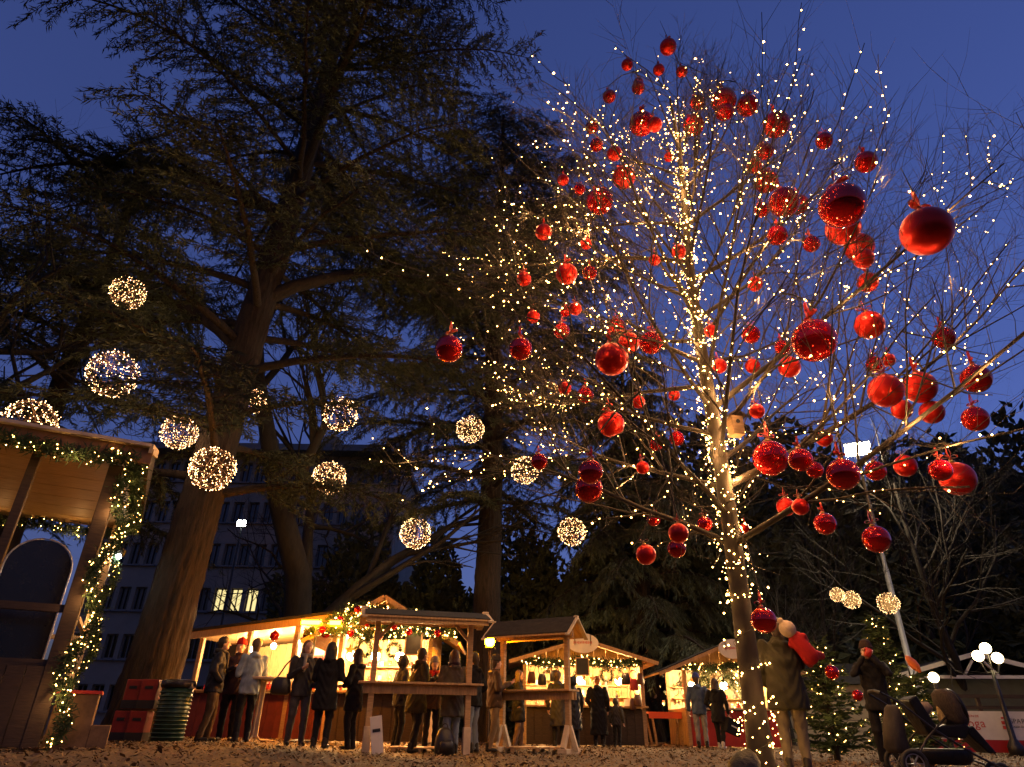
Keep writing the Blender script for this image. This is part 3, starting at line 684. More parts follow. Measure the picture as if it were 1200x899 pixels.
def stall(loc, rz, W, D, he, hr, label, where, front, over=0.45, ch=0.98, opening_side=False, oc=0.3, seed=1, kinds=(), lamps=3, top=None, boards=9, backm=None):
    """gable-fronted market stall, origin at the front centre on the ground, front towards -y"""
    r_ = random.Random(seed); t = empty('market_stall', loc, rz, label, 'stall'); M = Matrix.Translation(loc) @ Matrix.Rotation(rz, 4, 'Z')
    hw = W/2
    for x in (-hw+.05, hw-.05):
        for y in (0.05, D-.05): MB().box((x, y, he/2+.02), (.1, .1, he+.04)).build('post', wood, t, bevel=.006)
    MB().box((0, .05, he-.05), (W-.2, .08, .14)).build('front_beam', woodh, t)
    pw = (W-.2)/boards
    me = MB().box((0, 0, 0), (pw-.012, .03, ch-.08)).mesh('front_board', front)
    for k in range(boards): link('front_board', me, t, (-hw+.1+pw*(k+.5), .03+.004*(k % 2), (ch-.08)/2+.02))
    MB().box((0, .065, ch/2), (W-.22, .02, ch-.06)).build('light_stop_panel', woodd, t)  # added panel, stops lamp light showing through the gaps between front boards
    MB().box((0, .12, ch), (W+.1, .6, .045)).build('counter_top', top or woodh, t, bevel=.006)
    bw = W/12; me = MB().box((0, 0, 0), (bw-.008, .025, he)).mesh('back_board', backm or woodh)
    for k in range(12): link('back_board', me, t, (-hw+bw*(k+.5), D-.02-.004*(k % 2), he/2))
    for sx in (-1, 1):
        dn = 8; dw = (D-.2)/dn; hh = ch if (opening_side and sx < 0) else he
        me = MB().box((0, 0, 0), (.025, dw-.008, hh)).mesh('side_board', woodh)
        for k in range(dn): link('side_board', me, t, (sx*(hw-.02), .1+dw*(k+.5), hh/2))
    # roof: two slopes, barge boards, gable boards
    ow = hw+over; he2 = he - (hr-he)/hw*over
    sl = math.atan2(hr-he2, ow)
    for sx in (-1, 1):
        a = Vector((sx*ow, 0, he2)); b = Vector((0, 0, hr)); n_ = Vector((sx*math.sin(sl), 0, math.cos(sl)))
        MB().prism([a+n_*.0, b+n_*.0, b+n_*.05, a+n_*.05], (0, D+oc+.25, 0)).build('roof_slope', woodh, t, loc=(0, -oc, 0))
        MB().prism([a+n_*.053, b+n_*.053, b+n_*.075, a+n_*.075], (0, D+oc+.3, 0)).build('roof_felt', roofm, t, loc=(0, -oc-.02, 0))
        MB().prism([a-n_*.05, b-n_*.05, b+n_*.05, a+n_*.05], (0, .03, 0)).build('barge_board', woodh, t, loc=(0, -oc-.035, 0))
    ng = 10
    for k in range(ng):
        x0 = -hw+W*k/ng; x1 = x0+W/ng-.01; z = lambda x: hr-(hr-he)*abs(x)/hw
        zm = [(x0, 0, he+.03), (x1, 0, he+.03), (x1, 0, z(x1)-.02), (x0, 0, z(x0)-.02)]
        MB().prism(zm, (0, .02, 0)).build('gable_board', woodh, t, loc=(0, .05, 0))
    for z in (1.3, 1.62):
        MB().box((0, D-.2, z), (W-.3, .28, .025)).build('shelf', woodh, t)
    kinds = list(kinds)
    for k in range(int(W*3.0)):
        put(kinds[k % len(kinds)], M, (-hw+.25+(W-.5)*(k+r_.random()*.5)/int(W*3.0), .0+.2*r_.random(), ch+.024), 'on the counter of '+where, .9+.5*r_.random(), r_.random()*6)
    for z in (1.313, 1.633):
        for k in range(int(W*3.2)):
            put(kinds[(k*3+1) % len(kinds)], M, (-hw+.25+(W-.5)*(k+.3*r_.random())/int(W*3.2), D-.22, z), 'on the shelves of '+where, .9+.4*r_.random(), r_.random()*6)
    for k in range(int(W*2.2)):
        kk = ('straw_star', 'wreath')[k % 2]
        put(kk, M, (-hw+.3+(W-.6)*(k+.4*r_.random())/int(W*2.2), .32+.2*r_.random(), he-.38-.12*r_.random()), 'hanging in the opening of '+where, .8+.3*r_.random(), r_.uniform(-.5, .5))
    for k in range(lamps):
        q = M @ Vector((-hw+W*(k+.5)/lamps, D*.38, he-.52)); stall_lamp(q, 'glowing bulb hung inside '+where, .105, .4, 'bulbs inside '+where)
    return t, M
def oval_sign(M, p, rx, rz_, label):
    q = M @ Vector(p); t = empty('oval_sign', q, 0, label, 'sign')
    pts = [(rx*math.cos(a*math.pi/16), 0, rz_*math.sin(a*math.pi/16)) for a in range(32)]
    MB().prism(pts, (0, .03, 0)).build('board', white, t)
    lt = MB(); r_ = random.Random(3)
    for k in range(12): lt.box((-rx*.55+rx*1.1*k/11, -.004, .01+.01*r_.random()), (.03, .006, .05+.03*r_.random()))
    lt.build('lettering', mat('faded_red_lettering', (0.6, 0.22, 0.18), .7, .2, 9), t)['kind'] = 'stuff'
    MB().box((-rx*.5, .05, rz_*.3), (.03, .1, .3)).box((rx*.5, .05, rz_*.3), (.03, .1, .3)).build('bracket', wood, t)

# --- stall with oval sign, long-coated shopper in front
p3 = at(686, 868, 20.6); c3 = (p3[0], 20.6, 0)
stall(c3, 0, 3.5, 2.4, 2.22, 2.72, 'gabled wooden stall with leather goods hung at its posts and an oval sign', 'the stall with hanging bags', woodd, over=.4, seed=2, kinds=('cream_mug', 'honey_jar', 'straw_sack', 'wool_figure', 'cream_parcel'), boards=14)
M3 = Matrix.Translation(c3)
oval_sign(M3, (-.02, -.42, 2.62), .46, .27, 'white oval sign on the gable of the stall with hanging bags')
garland([M3 @ Vector((x, -.1, 2.2-.12*abs(math.sin(x*1.8)))) for x in np.linspace(-1.7, 1.7, 15)], .15, 150, 'fir garland with lights along the front of the stall with hanging bags', 61, bulb=.03)
lb_ = mat('brown_leather', (.12, .05, .02), .5, .3, 6); lk_ = mat('black_leather', (.02, .018, .016), .45, .3, 6); lr_ = mat('red_leather', (.4, .03, .02), .45, .2, 6)
for k, (x, z, m_) in enumerate([(-1.5, 1.75, lb_), (-1.2, 1.7, lk_), (-.85, 1.8, lk_), (1.2, 1.75, lk_), (1.42, 1.6, lr_), (1.5, 1.2, lb_), (1.62, 1.75, lb_), (1.35, 1.1, lb_)]):
    q = M3 @ Vector((x, -.22, z)); nm = {id(lb_): 'brown', id(lk_): 'black', id(lr_): 'red'}[id(m_)]
    t = empty('hanging_bag', q, .2*(k-3), nm+' leather bag hung at the front of the stall with the oval sign', 'bag', 'leather bags on the stall front')
    MB().loft([(-.2, .1, .04, 0, 0), (-.17, .14, .06, 0, 0), (.02, .12, .05, 0, 0), (.1, .09, .03, 0, 0)], 12).build('pouch', m_, t, True)
    MB().ring((0, 0, .2), .12, .01, (0, 1, 0), 14, 4).build('strap', m_, t, True)
# --- stall with red counter
p4 = at(872, 870, 20.6); c4 = (p4[0], 20.9, 0)
stall(c4, 0, 2.9, 2.4, 2.15, 2.72, 'gabled wooden stall with a red counter front and open side', 'the red-fronted stall', redp, over=.75, seed=4, kinds=('toy_figure', 'straw_star', 'wool_figure', 'cream_parcel', 'red_mug'), opening_side=True, boards=6, top=woodp, backm=woodp)
M4 = Matrix.Translation(c4)
oval_sign(M4, (.0, -.42, 2.55), .42, .27, 'white oval sign on the gable of the red-fronted stall')
garland([M4 @ Vector((x, -.1, 2.13-.1*abs(math.sin(x*1.8)))) for x in np.linspace(-1.4, 1.4, 13)], .13, 110, 'fir garland with lights along the front of the red-fronted stall', 62, bulb=.028)
# --- stall glimpsed between them
p5 = at(778, 868, 29); c5 = (p5[0], 29.5, 0)
stall(c5, 0, 2.6, 2, 2.1, 2.5, 'small lit wooden stall seen between two gabled stalls', 'the small stall between the gables', woodd, over=.3, seed=6, kinds=('honey_jar', 'toy_figure', 'cream_mug'), lamps=2, boards=8)
# --- gabled stall behind the first table shelter
p2 = at(437, 868, 15.9); c2_ = (p2[0], 15.9, .12)
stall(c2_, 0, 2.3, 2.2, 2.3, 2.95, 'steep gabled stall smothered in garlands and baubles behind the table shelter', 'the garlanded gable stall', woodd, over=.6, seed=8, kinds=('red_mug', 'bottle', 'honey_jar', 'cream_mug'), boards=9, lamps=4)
M2 = Matrix.Translation(c2_)
for k, z in enumerate((2.62, 2.4, 2.18)):
    hwid = (2.95-z)/.65*1.15+.25
    garland([M2 @ Vector((x, -.34, z-.07*math.sin(x*3+k))) for x in np.linspace(-hwid, hwid, 13)], .14, int(130*hwid), ('upper', 'middle', 'lower')[k]+' fir garland with lights and red baubles across the steep gable', 70+k, baubles=3+k, bulb=.026)
# --- long shed stall with red panels on the left
A0 = at(208, 868, 17.0); A1 = at(388, 868, 16.1); ang = math.atan2(A1[1]-A0[1], A1[0]-A0[0]); WL = math.hypot(A1[0]-A0[0], A1[1]-A0[1])
cA = ((A0[0]+A1[0])/2, (A0[1]+A1[1])/2, .13); tA = empty('shed_stall', cA, ang, 'long shed-roofed drinks stall lit white and red inside', 'stall'); MA = Matrix.Translation(cA) @ Matrix.Rotation(ang, 4, 'Z')
hl, hr_ = 2.15, 2.52; hw = WL/2
for x, h in ((-hw+.06, hl), (-hw*.3, hl+.13), (hw*.35, hr_-.12), (hw-.06, hr_)):
    for y in (.05, 2.2): MB().box((x, y, h/2), (.1, .1, h)).build('post', wood, tA, bevel=.006)
MB().prism([(-hw-.3, 0, hl-.08), (hw+.2, 0, hr_-.06), (hw+.2, 0, hr_+.1), (-hw-.3, 0, hl+.08)], (0, .05, 0)).build('front_beam', woodh, tA, loc=(0, -.32, 0))
MB().prism([(-hw-.3, 0, hl+.085), (hw+.2, 0, hr_+.105), (hw+.2, 0, hr_+.16), (-hw-.3, 0, hl+.14)], (0, 2.9, 0)).build('roof_slope', roofm, tA, loc=(0, -.36, 0))
MB().prism([(-hw-.28, 0, hl+.03), (hw+.18, 0, hr_+.05), (hw+.18, 0, hr_+.1), (-hw-.28, 0, hl+.08)], (0, 2.8, 0)).build('ceiling_boards', woodh, tA, loc=(0, -.26, 0))
nb = 16; pw = (WL-.2)/nb; MB().box((0, .06, .49), (WL-.24, .02, .9)).build('light_stop_panel', woodd, tA); me = MB().box((0, 0, 0), (pw-.01, .03, .92)).mesh('front_board', mat('dark_red_boards', (.16, .03, .015), .6, .3, 4))  # panel behind the boards is added to block light lines in their gaps
for k in range(nb): link('front_board', me, tA, (-hw+.1+pw*(k+.5), .02+.004*(k % 2), .48))
MB().box((0, .1, .98), (WL, .55, .045)).build('counter_top', woodh, tA, bevel=.006)
nb = 18; pw = WL/nb
for k in range(nb):
    h = hl+(hr_-hl)*(k+.3)/nb-.02
    MB().box((0, 0, h/2), (pw-.01, .025, h)).build('back_board', white if k > 5 else woodh, tA, loc=(-hw+pw*(k+.5), 2.2+.004*(k % 2), 0))
for (x, z, ww_, hh_) in ((.55, 1.72, .42, 1.1), (.15, 1.75, .3, .35), (1.05, 1.9, .35, .2), (1.05, 1.45, .35, .2), (-.2, 1.3, .3, .4), (1.4, 1.25, .5, .22)):
    MB().box((x, 2.13, z), (ww_, .05, hh_)).build('red_panel', redp, tA)
for z in (1.25, 1.6): MB().box((hw*.72, 1.95, z), (.9, .25, .025)).build('shelf', woodh, tA)
for k in range(9):
    put(('bottle', 'red_mug', 'honey_jar')[k % 3], MA, (hw*.72-.38+.095*k, 1.93, 1.263+.35*(k % 2)), 'on the shelves of the shed-roofed drinks stall', 1, k)
for k in range(14):
    put(('red_mug', 'bottle', 'cream_mug', 'toy_figure')[k % 4], MA, (-hw+.4+(WL-.8)*k/13, .05+.15*(k % 3)/3, 1.003), 'on the counter of the shed-roofed drinks stall', 1.1, k)
for k in range(5):
    q = MA @ Vector((-hw+WL*(.2+.17*k), 1.0, 1.98+.07*k)); stall_lamp(q, 'glowing bulb hung inside the shed-roofed drinks stall', .07, .2, 'bulbs inside the shed-roofed drinks stall')
for k, x in enumerate((.3, 1.15, 1.6)):
    q = MA @ Vector((x, -.3, 2.13+.02*k)); e = empty('red_bauble', q, 0, 'red bauble hung from the beam of the shed-roofed stall', 'bauble', 'baubles on the shed stall'); e.scale = (.11,)*3
    link('ball', sp['g'], e); link('cap', capme, e)
# infra-red heaters on a thin stand and a glowing lantern by the second shelter
q = at(352, 868, 14.9); t = empty('patio_heater', on(q[0], 14.9), 0, 'twin glowing infrared heater on a thin black stand before the stalls', 'heater')
zt_ = at(352, 731, 14.9)[2]-gz(q[0], 14.9)
MB().tube([(0, 0, 0), (0, 0, zt_)], .025, 8).build('pole', blackm, t); MB().lathe([(.25, 0), (.25, .03), (.05, .06)], 18).build('base', blackm, t)
MB().bar((-.35, 0, zt_), (.55, 0, zt_-.03), .05, .05).build('crossbar', blackm, t)
for dx, wl in ((-.13, .42), (.4, .26)):
    MB().box((dx, -.01, zt_+.08), (wl, .14, .04)).build('reflector', steel, t); o_ = MB().box((dx, -.05, zt_+.02), (wl-.04, .07, .07)).build('heating_element', heatm, t)
q = at(574, 752, 15.6); t = empty('torch_lantern', on(q[0], 15.6), 0, 'orange glowing lantern on a post between the two table shelters', 'lantern'); zl = q[2]
MB().tube([(0, 0, 0), (0, 0, zl-.14)], .03, 8).build('post', woodd, t); MB().sphere((0, 0, zl), .11, 14, 10).build('flame_globe', emit('lantern_glow', (1, .36, .003), 420), t, True)
MB().lathe([(.13, zl-.15), (.13, zl-.12), (.05, zl-.1)], 12).build('holder', blackm, t); MB().lathe([(.16, zl+.12), (.05, zl+.2), (.01, zl+.22)], 12).build('hood', blackm, t)

# --- standing-table shelters
def shelter(pl, pr, zc, ze, label, style):
    a = np.array(pl); b = np.array(pr); W = math.hypot(b[0]-a[0], b[1]-a[1]); ang = math.atan2(b[1]-a[1], b[0]-a[0])
    c = (a+b)/2; t = empty('table_shelter', (c[0], c[1], float(gz(c[0], c[1]))), ang, label, 'shelter')
    h = W/2
    for s in (-1, 1): MB().box((s*h, 0, ze/2), (.1, .1, ze)).build('post', wood, t, bevel=.008)
    ov = .22 if style == 1 else .12
    for k in range(3): MB().box((0, -.16+.16*k, zc), (W+2*ov+.05, .15, .035)).build('table_board', woodh, t, bevel=.004)
    for y in (-.07, .07): MB().box((0, y, zc-.1), (W+.3, .035, .14)).build('table_rail', woodh, t)
    if style == 1:
        for s in (-1, 1):
            MB().bar((s*h, 0, ze-.35), (s*(h-.3), 0, ze-.03), .05, .06).build('brace', wood, t)
            MB().box((s*h, 0, .22), (.13, .13, .44)).build('foot_sleeve', woodp, t, bevel=.008)
        MB().box((0, 0, ze+.02), (W+.45, .1, .12)).build('ridge_beam', woodh, t)
        for s in (-1, 1):
            n_ = 5
            y0 = Vector((0, 0, ze+.15)); y1 = Vector((0, s*.55, ze-.02))
            MB().prism([(-h-.26, y0.y, y0.z), (-h-.26, y1.y, y1.z), (-h-.26, y1.y, y1.z+.03), (-h-.26, y0.y, y0.z+.03)], (W+.52, 0, 0)).build('roof_slope', woodh, t)
            MB().prism([(-h-.27, y0.y, y0.z+.033), (-h-.27, y1.y, y1.z+.033), (-h-.27, y1.y, y1.z+.05), (-h-.27, y0.y, y0.z+.05)], (W+.54, 0, 0)).build('roof_felt', roofm, t)
            for e in (-1, 1): MB().bar((e*(h+.28), s*.58, ze-.03), (e*(h+.28), s*-.05, ze+.21), .03, .11, (1, 0, 0)).build('barge_board', woodp, t)
        MB().box((0, -.5, ze-.03), (W+.5, .03, .12)).build('fascia_board', woodh, t)
    else:
        for s in (-1, 1):
            MB().box((s*h, 0, .05), (.2, .62, .1)).build('base_block', woodp, t, bevel=.01)
            for f in (-1, 1): MB().bar((s*h, f*.26, .1), (s*h, f*.04, .48), .09, .09).build('foot_brace', woodp, t)
            for f in (-1, 1): MB().bar((s*h+f*.17, 0, .05), (s*h+f*.03, 0, .48), .08, .06, (0, 1, 0)).build('foot_brace', woodp, t)
        MB().box((0, 0, ze+.03), (W+.3, .1, .14)).build('ridge_beam', woodh, t)
        for s in (-1, 1):
            MB().prism([(-h-.22, 0, ze+.32), (-h-.22, s*.42, ze-.02), (-h-.22, s*.42, ze+.01), (-h-.22, 0, ze+.35)], (W+.44, 0, 0)).build('roof_slope', woodh, t)
            MB().prism([(-h-.23, 0, ze+.353), (-h-.23, s*.43, ze+.013), (-h-.23, s*.43, ze+.035), (-h-.23, 0, ze+.375)], (W+.46, 0, 0)).build('roof_felt', roofm, t)
            for e in (-1, 1): MB().bar((e*(h+.24), s*.46, ze-.04), (e*(h+.24), s*-.03, ze+.37), .03, .09, (1, 0, 0)).build('barge_board', woodp, t)
    return t
s1l = at(427, 885, 12.75); s1r = at(545, 884, 13.0)
shelter((s1l[0], 12.8), (s1r[0], 13.2), 1.13, 2.2, 'slim wooden standing-table shelter with a leaning white board at its foot', 1)
s2l = at(588, 878, 15.2); s2r = at(667, 879, 14.4)
shelter((s2l[0], 15.2), (s2r[0], 14.4), 1.12, 2.15, 'wooden standing-table shelter on braced pale base blocks', 2)
q = at(441, 884, 12.6); t = empty('leaning_board', on(q[0]+.03, 12.55), .15, 'white board leaning against the foot of the slim table shelter', 'board')
o_ = MB().box((0, 0, .29), (.2, .025, .58)).build('panel', white, t, bevel=.004); o2 = MB().box((0, -.017, .36), (.13, .006, .05)).build('lettering', blackm, t)
for o_ in (o_, o2): o_.rotation_euler = (0, R(-9), 0)
# cafe table near the drinkers on the left
q = at(296, 870, 13.9); t = empty('standing_table', on(q[0], 13.9), .3, 'round pale standing table with slim legs beside the light blue jacket', 'table')
MB().lathe([(.42, 1.06), (.43, 1.075), (.43, 1.1), (.42, 1.11)], 28).build('table_top', woodp, t, True)
for k in range(3):
    a_ = k*2.094; MB().tube([(.05*math.cos(a_), .05*math.sin(a_), 1.06), (.05*math.cos(a_), .05*math.sin(a_), .12), (.12*math.cos(a_), .12*math.sin(a_), .04), (.4*math.cos(a_), .4*math.sin(a_), .02)], .02, 8).build('leg', woodp, t, True)
MB().box((0, 0, .56), (.1, .1, .95)).build('column', woodp, t)
# litter bin
q = at(194, 872, 13.3); t = empty('litter_bin', on(q[0], 13.3), 0, 'dark green ribbed metal litter bin with a black bag', 'bin')
bn = MB(); bn.lathe([(.27, .02), (.27, .9), (.25, .9), (.25, .05)], 24); bn.build('drum', greenm, t, True)
for k in range(12): MB().ring((0, 0, .08+.066*k), .275, .016, (0, 0, 1), 24, 6).build('rib', greenm, t, True)
MB().lathe([(.29, .88), (.31, .93), (.30, 1.0), (.2, 1.02), (.19, .95)], 24).build('liner_bag', mat('black_plastic', (.012, .012, .013), .3, .3, 14, .6), t, True)
MB().box((.27, -.05, .92), (.06, .14, .1)).build('ashtray', steel, t)
# red crates beside the trunk
for k, (x, y, z) in enumerate([(122, 13.4, 0), (139, 13.35, 0), (127, 13.4, .52), (144, 13.35, .52)]):
    q = at(x+20, 868, y); t = empty('red_crate', (q[0], y, float(gz(q[0], y))+z), .15*(k % 2), ('upper' if z else 'lower')+' red crate with a black band stacked against the thick cedar trunk', 'crate', 'red crates by the cedar'); 
    MB().box((0, 0, .25), (.29, .4, .49)).build('body', mat('deep_red_crate', (.24, .02, .012), .5, .25, 4), t, bevel=.015); MB().box((0, 0, .08), (.30, .41, .14)).build('band', blackm, t)
    MB().box((0, -.206, .36), (.14, .012, .05)).build('handle', blackm, t)

# --- garlanded booth on the left
BZ = 0.14
B1 = at(146, 545, 9.6); zr = B1[2]; B0 = atz(0, 522, zr); u = (B0-B1); u[2] = 0; Lf = np.linalg.norm(u); u /= Lf
ang = math.atan2(-u[1], -u[0]); vdir = np.array([-math.sin(ang), math.cos(ang)])
B2 = atz(112, 641, zr); Dp = max(2.5, min(4.2, float((B2-B1)[:2] @ vdir)))
hB = zr-BZ; tB = empty('garland_booth', (B1[0], B1[1], BZ), ang, 'large dark wooden booth with board ceiling and garlanded posts', 'booth'); MBt = Matrix.Translation((B1[0], B1[1], BZ)) @ Matrix.Rotation(ang, 4, 'Z')
print('booth', B1, Lf, math.degrees(ang), Dp, hB)
LX = -5.2
for (x, y, m_, wd) in ((-.1, .1, woodd, .2), (LX, .1, woodd, .2), (-.1, Dp-.1, woodp, .14), (LX, Dp-.1, woodd, .2), (-1.15, .1, woodd, .12)):
    MB().box((x, y, hB/2-.01), (wd, wd, hB-.02)).build('post', m_, tB, bevel=.01)
nb = 14; pw = (Dp+.5)/nb; me = MB().box((0, 0, 0), (-LX+.35, pw-.012, .03)).mesh('ceiling_board', mat('ceiling_pine', (.34, .23, .10), .55, .3, 3, .15, stretch=(1, 6, 1)))
for k in range(nb): link('ceiling_board', me, tB, (LX/2, -.25+pw*(k+.5), hB+.02+.003*(k % 2)))
MB().box((LX/2, -.3, hB+.1), (-LX+.7, .04, .24)).build('fascia_board', mat('fascia_brown', (.2, .1, .04), .6, .3, 4), tB)
MB().box((.2, Dp/2-.05, hB+.1), (.04, Dp+.46, .24)).build('fascia_board', mat('fascia_brown', (.2, .1, .04)), tB)
MB().prism([(LX-.2, -.42, hB+.24), (LX-.2, Dp+.3, hB+.24), (LX-.2, Dp/2, hB+1.0)], (-LX+.5, 0, 0)).build('roof', roofm, tB)
MB().bar((LX-.2, -.36, hB+.245), (.3, -.36, hB+.245), .14, .05).build('roof_edge_board', woodp, tB)
MB().bar((.31, -.4, hB+.2), (.31, Dp/2, hB+.95), .05, .14).build('barge_board', woodp, tB)
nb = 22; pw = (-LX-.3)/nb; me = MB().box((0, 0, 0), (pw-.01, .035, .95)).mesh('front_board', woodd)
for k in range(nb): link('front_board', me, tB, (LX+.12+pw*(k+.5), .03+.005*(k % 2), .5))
for z, th in ((1.0, .12), (1.72, .1)): MB().box((LX/2, .1, z), (-LX-.2, .1, th)).build('rail', woodd, tB)
MB().box((-.1, Dp/2, 1.05), (.06, Dp-.4, .08)).build('side_rail', woodp, tB); MB().box((-.1, Dp*.62, 1.75), (.06, Dp*.6, .07)).build('side_rail', woodp, tB)
for z in (1.0, 1.7): MB().box((LX/2, Dp-.1, z), (-LX-.2, .06, .08)).build('rail', woodp, tB)
wp = lambda x, y, z: MBt @ Vector((x, y, z))
garland([wp(x, -.36, hB+.02-.08*abs(math.sin(x*2.2))) for x in np.linspace(LX, .15, 24)], .13, 260, 'fir garland with lights along the front eave of the dark booth', 81, bulb=.016)
garland([wp(.12+.1*math.sin(z*5), -.05+.08*math.cos(z*4), z) for z in np.linspace(hB, .05, 22)], .11, 210, 'fir garland with lights winding down the dark booth corner post', 82, bulb=.017)
garland([wp(.02+.1*math.sin(z*5), Dp-.15+.08*math.cos(z*4), z) for z in np.linspace(hB, .4, 18)], .10, 120, 'fir garland with lights round the pale rear post of the dark booth', 83, bulb=.017)
garland([wp(x, Dp-.02, hB-.12-.06*abs(math.sin(x*2.2))) for x in np.linspace(LX, -.1, 20)], .12, 130, 'fir garland with lights along the rear eave of the dark booth', 84, bulb=.016)
garland([wp(.2, y, hB-.02-.08*abs(math.sin(y*2.2))) for y in np.linspace(-.2, Dp, 14)], .11, 90, 'fir garland with lights along the side eave of the dark booth', 85, bulb=.016)
q = wp(.1, Dp-.1, hB-.55); t = empty('booth_spotlight', q, 0, 'small white spotlight on the rear post of the dark booth', 'spotlight')
MB().lathe([(.07, -.06), (.09, .06), (.05, .1)], 12).build('housing', blackm, t); MB().sphere((0, -.05, -.06), .05, 12, 8).build('lens', emit('cool_spot', (.85, 1, .92), 60), t, True)
# dark dome-topped stove hood inside the booth
q = wp(-.85, 1.25, 0); t = empty('domed_cabinet', q, ang+.2, 'tall black round-topped cabinet with light edging inside the dark booth', 'cabinet')
arch = [(-.42, 0, .9)]+[(.42*math.cos(a_), 0, 2.35+.42*math.sin(a_)) for a_ in np.linspace(math.pi, 0, 14)]+[(.42, 0, .9)]
MB().prism(arch, (0, .9, 0)).build('body', mat('black_enamel', (.012, .012, .014), .25, .3, 5), t, loc=(0, -.45, .0)); MB().box((0, 0, .45), (.8, .8, .9)).build('base', woodd, t)
e_ = MB(); e_.tube([(p_[0]*1.02, -.47, p_[2]+.01) for p_ in arch], .014, 6).build('edging', mat('pale_edging', (.5, .48, .44), .3, .1, 5, metal=.6), t, True)
for k in range(5): MB().ring((.46, .1*k-.2, 1.5+.12*k), .07, .012, (1, 0, 0), 14, 5).build('handle_ring', steel, t, True)
# stepped wooden planter by the booth corner
q = wp(.42, .5, 0); t = empty('wooden_steps', (q[0], q[1], BZ), ang, 'rough wooden two-step plinth at the corner of the dark booth', 'steps')
MB().box((-.15, 0, .33), (.5, .7, .66)).build('upper_step', mat('weathered_plank', (.17, .10, .05), .8, .4, 5, .3), t, bevel=.01); MB().box((.22, 0, .14), (.24, .7, .28)).build('lower_step', MATS['weathered_plank'], t, bevel=.01)
MB().box((-.15, 0, .68), (.56, .76, .04)).build('tread', redp, t)

# ---------------------------------------------------------------- right side
p = at(1003, 527, 22); xb, yb = p[0], 22
t = empty('floodlight_mast', on(xb, yb), 0, 'tall steel mast with a bright floodlight behind the lit firs', 'floodlight'); zz = p[2]-gz(xb, yb)
MB().tube([(0, 0, 0), (0, 0, zz*.55), (0, 0, zz*.56), (0, 0, zz-.1)], [.1, .085, .065, .055], 10).build('mast', steel, t, True)
Mx = Matrix.Rotation(R(-24), 3, 'Z') @ Matrix.Rotation(R(-48), 3, 'X'); MB().box((0, -.1, zz), (.85, .5, .12), Mx).build('housing', steel, t); nn = Mx @ Vector((0, 0, -1)); MB().box((nn.x*.08, -.1+nn.y*.08, zz+nn.z*.08), (.76, .42, .03), Mx).build('lens', floodm, t)
p = at(1158, 770, 17); t = empty('street_lamp', on(p[0], 17), 0, 'three-globe street lamp glowing behind the rink barrier', 'street lamp'); zz = p[2]
MB().lathe([(.16, 0), (.16, .2), (.07, .35), (.05, 1.2), (.04, zz-.3)], 12).build('post', blackm, t, True)
for (x, z) in ((-.24, .02), (.22, -.02), (.0, .2)):
    MB().tube([(0, 0, zz-.35), (x*.6, 0, zz-.35), (x, 0, zz+z-.13)], .018, 6).build('arm', blackm, t); MB().sphere((x, 0, zz+z), .125, 16, 12).build('globe', globem, t, True)
p = at(1094, 794, 16); t = empty('street_lamp', on(p[0], 16), 0, 'low single-globe lamp glowing behind the stroller', 'street lamp'); MB().lathe([(.1, 0), (.05, .2), (.035, p[2]-.1)], 10).build('post', blackm, t); MB().sphere((0, 0, p[2]), .11, 14, 10).build('globe', globem, t, True)
# rink barrier with banner
Ba = at(1085, 880, 17.4); Bd = 9.0; tR = empty('rink_barrier', (Ba[0], 17.4, 0), R(-6), 'white barrier banner with red base and sponsor lettering', 'barrier')
MB().box((Bd/2, 0, .62), (Bd, .03, .6)).build('white_panel', white, tR); MB().box((Bd/2, 0, .19), (Bd, .034, .255)).build('red_panel', mat('banner_red', (.4, .02, .015), .5, .1, 3), tR)
for k in range(7): MB().box((k*1.5, .06, .62), (.08, .08, 1.24)).build('post', woodd, tR)
MB().box((Bd/2, .05, 1.24), (Bd, .1, .08)).build('top_rail', woodd, tR); MB().box((Bd/2, .05, 1.0), (Bd, .05, .07)).build('mid_rail', woodd, tR)
def letters(s, size, m, parent, loc):
    x = loc[0]
    for ch_ in s:
        if ch_ == ' ': x += size*.3; continue
        o = text(ch_, size, m, parent, (x, loc[1], loc[2]), 'letter'); x += max(v.co.x for v in o.data.vertices)+size*.07
def text(s, size, m, parent, loc, name='lettering', shear=0):
    cu = bpy.data.curves.new(name, 'FONT'); cu.body = s; cu.size = size; cu.extrude = .002; cu.shear = shear; cu.materials.append(m)
    o = bpy.data.objects.new(name, cu); col.objects.link(o); bpy.context.view_layer.update()
    me = bpy.data.meshes.new_from_object(o.evaluated_get(bpy.context.evaluated_depsgraph_get())); bpy.data.objects.remove(o)
    o = link(name, me, parent, loc); o.rotation_euler = (R(90), 0, 0); return o
logr = mat('logo_red', (.5, .05, .04), .6, .1, 5); logk = mat('logo_grey', (.12, .11, .1), .6, .1, 5)
letters('ciroga', .26, logr, tR, (.78, -.02, .58)); letters('MAISON DE', .07, logr, tR, (1.0, -.02, .79))
for dz, hh in ((0, .07), (.1, .07), (.2, .04)): MB().box((1.92, -.02, .58+dz), (.14-.03*(dz > .15), .008, hh)).build('logo_mark', logr, tR)
letters('SPARKASSE', .14, logk, tR, (2.04, -.02, .67)); letters('CASSA DI RISPARMIO', .06, logk, tR, (2.04, -.02, .58))
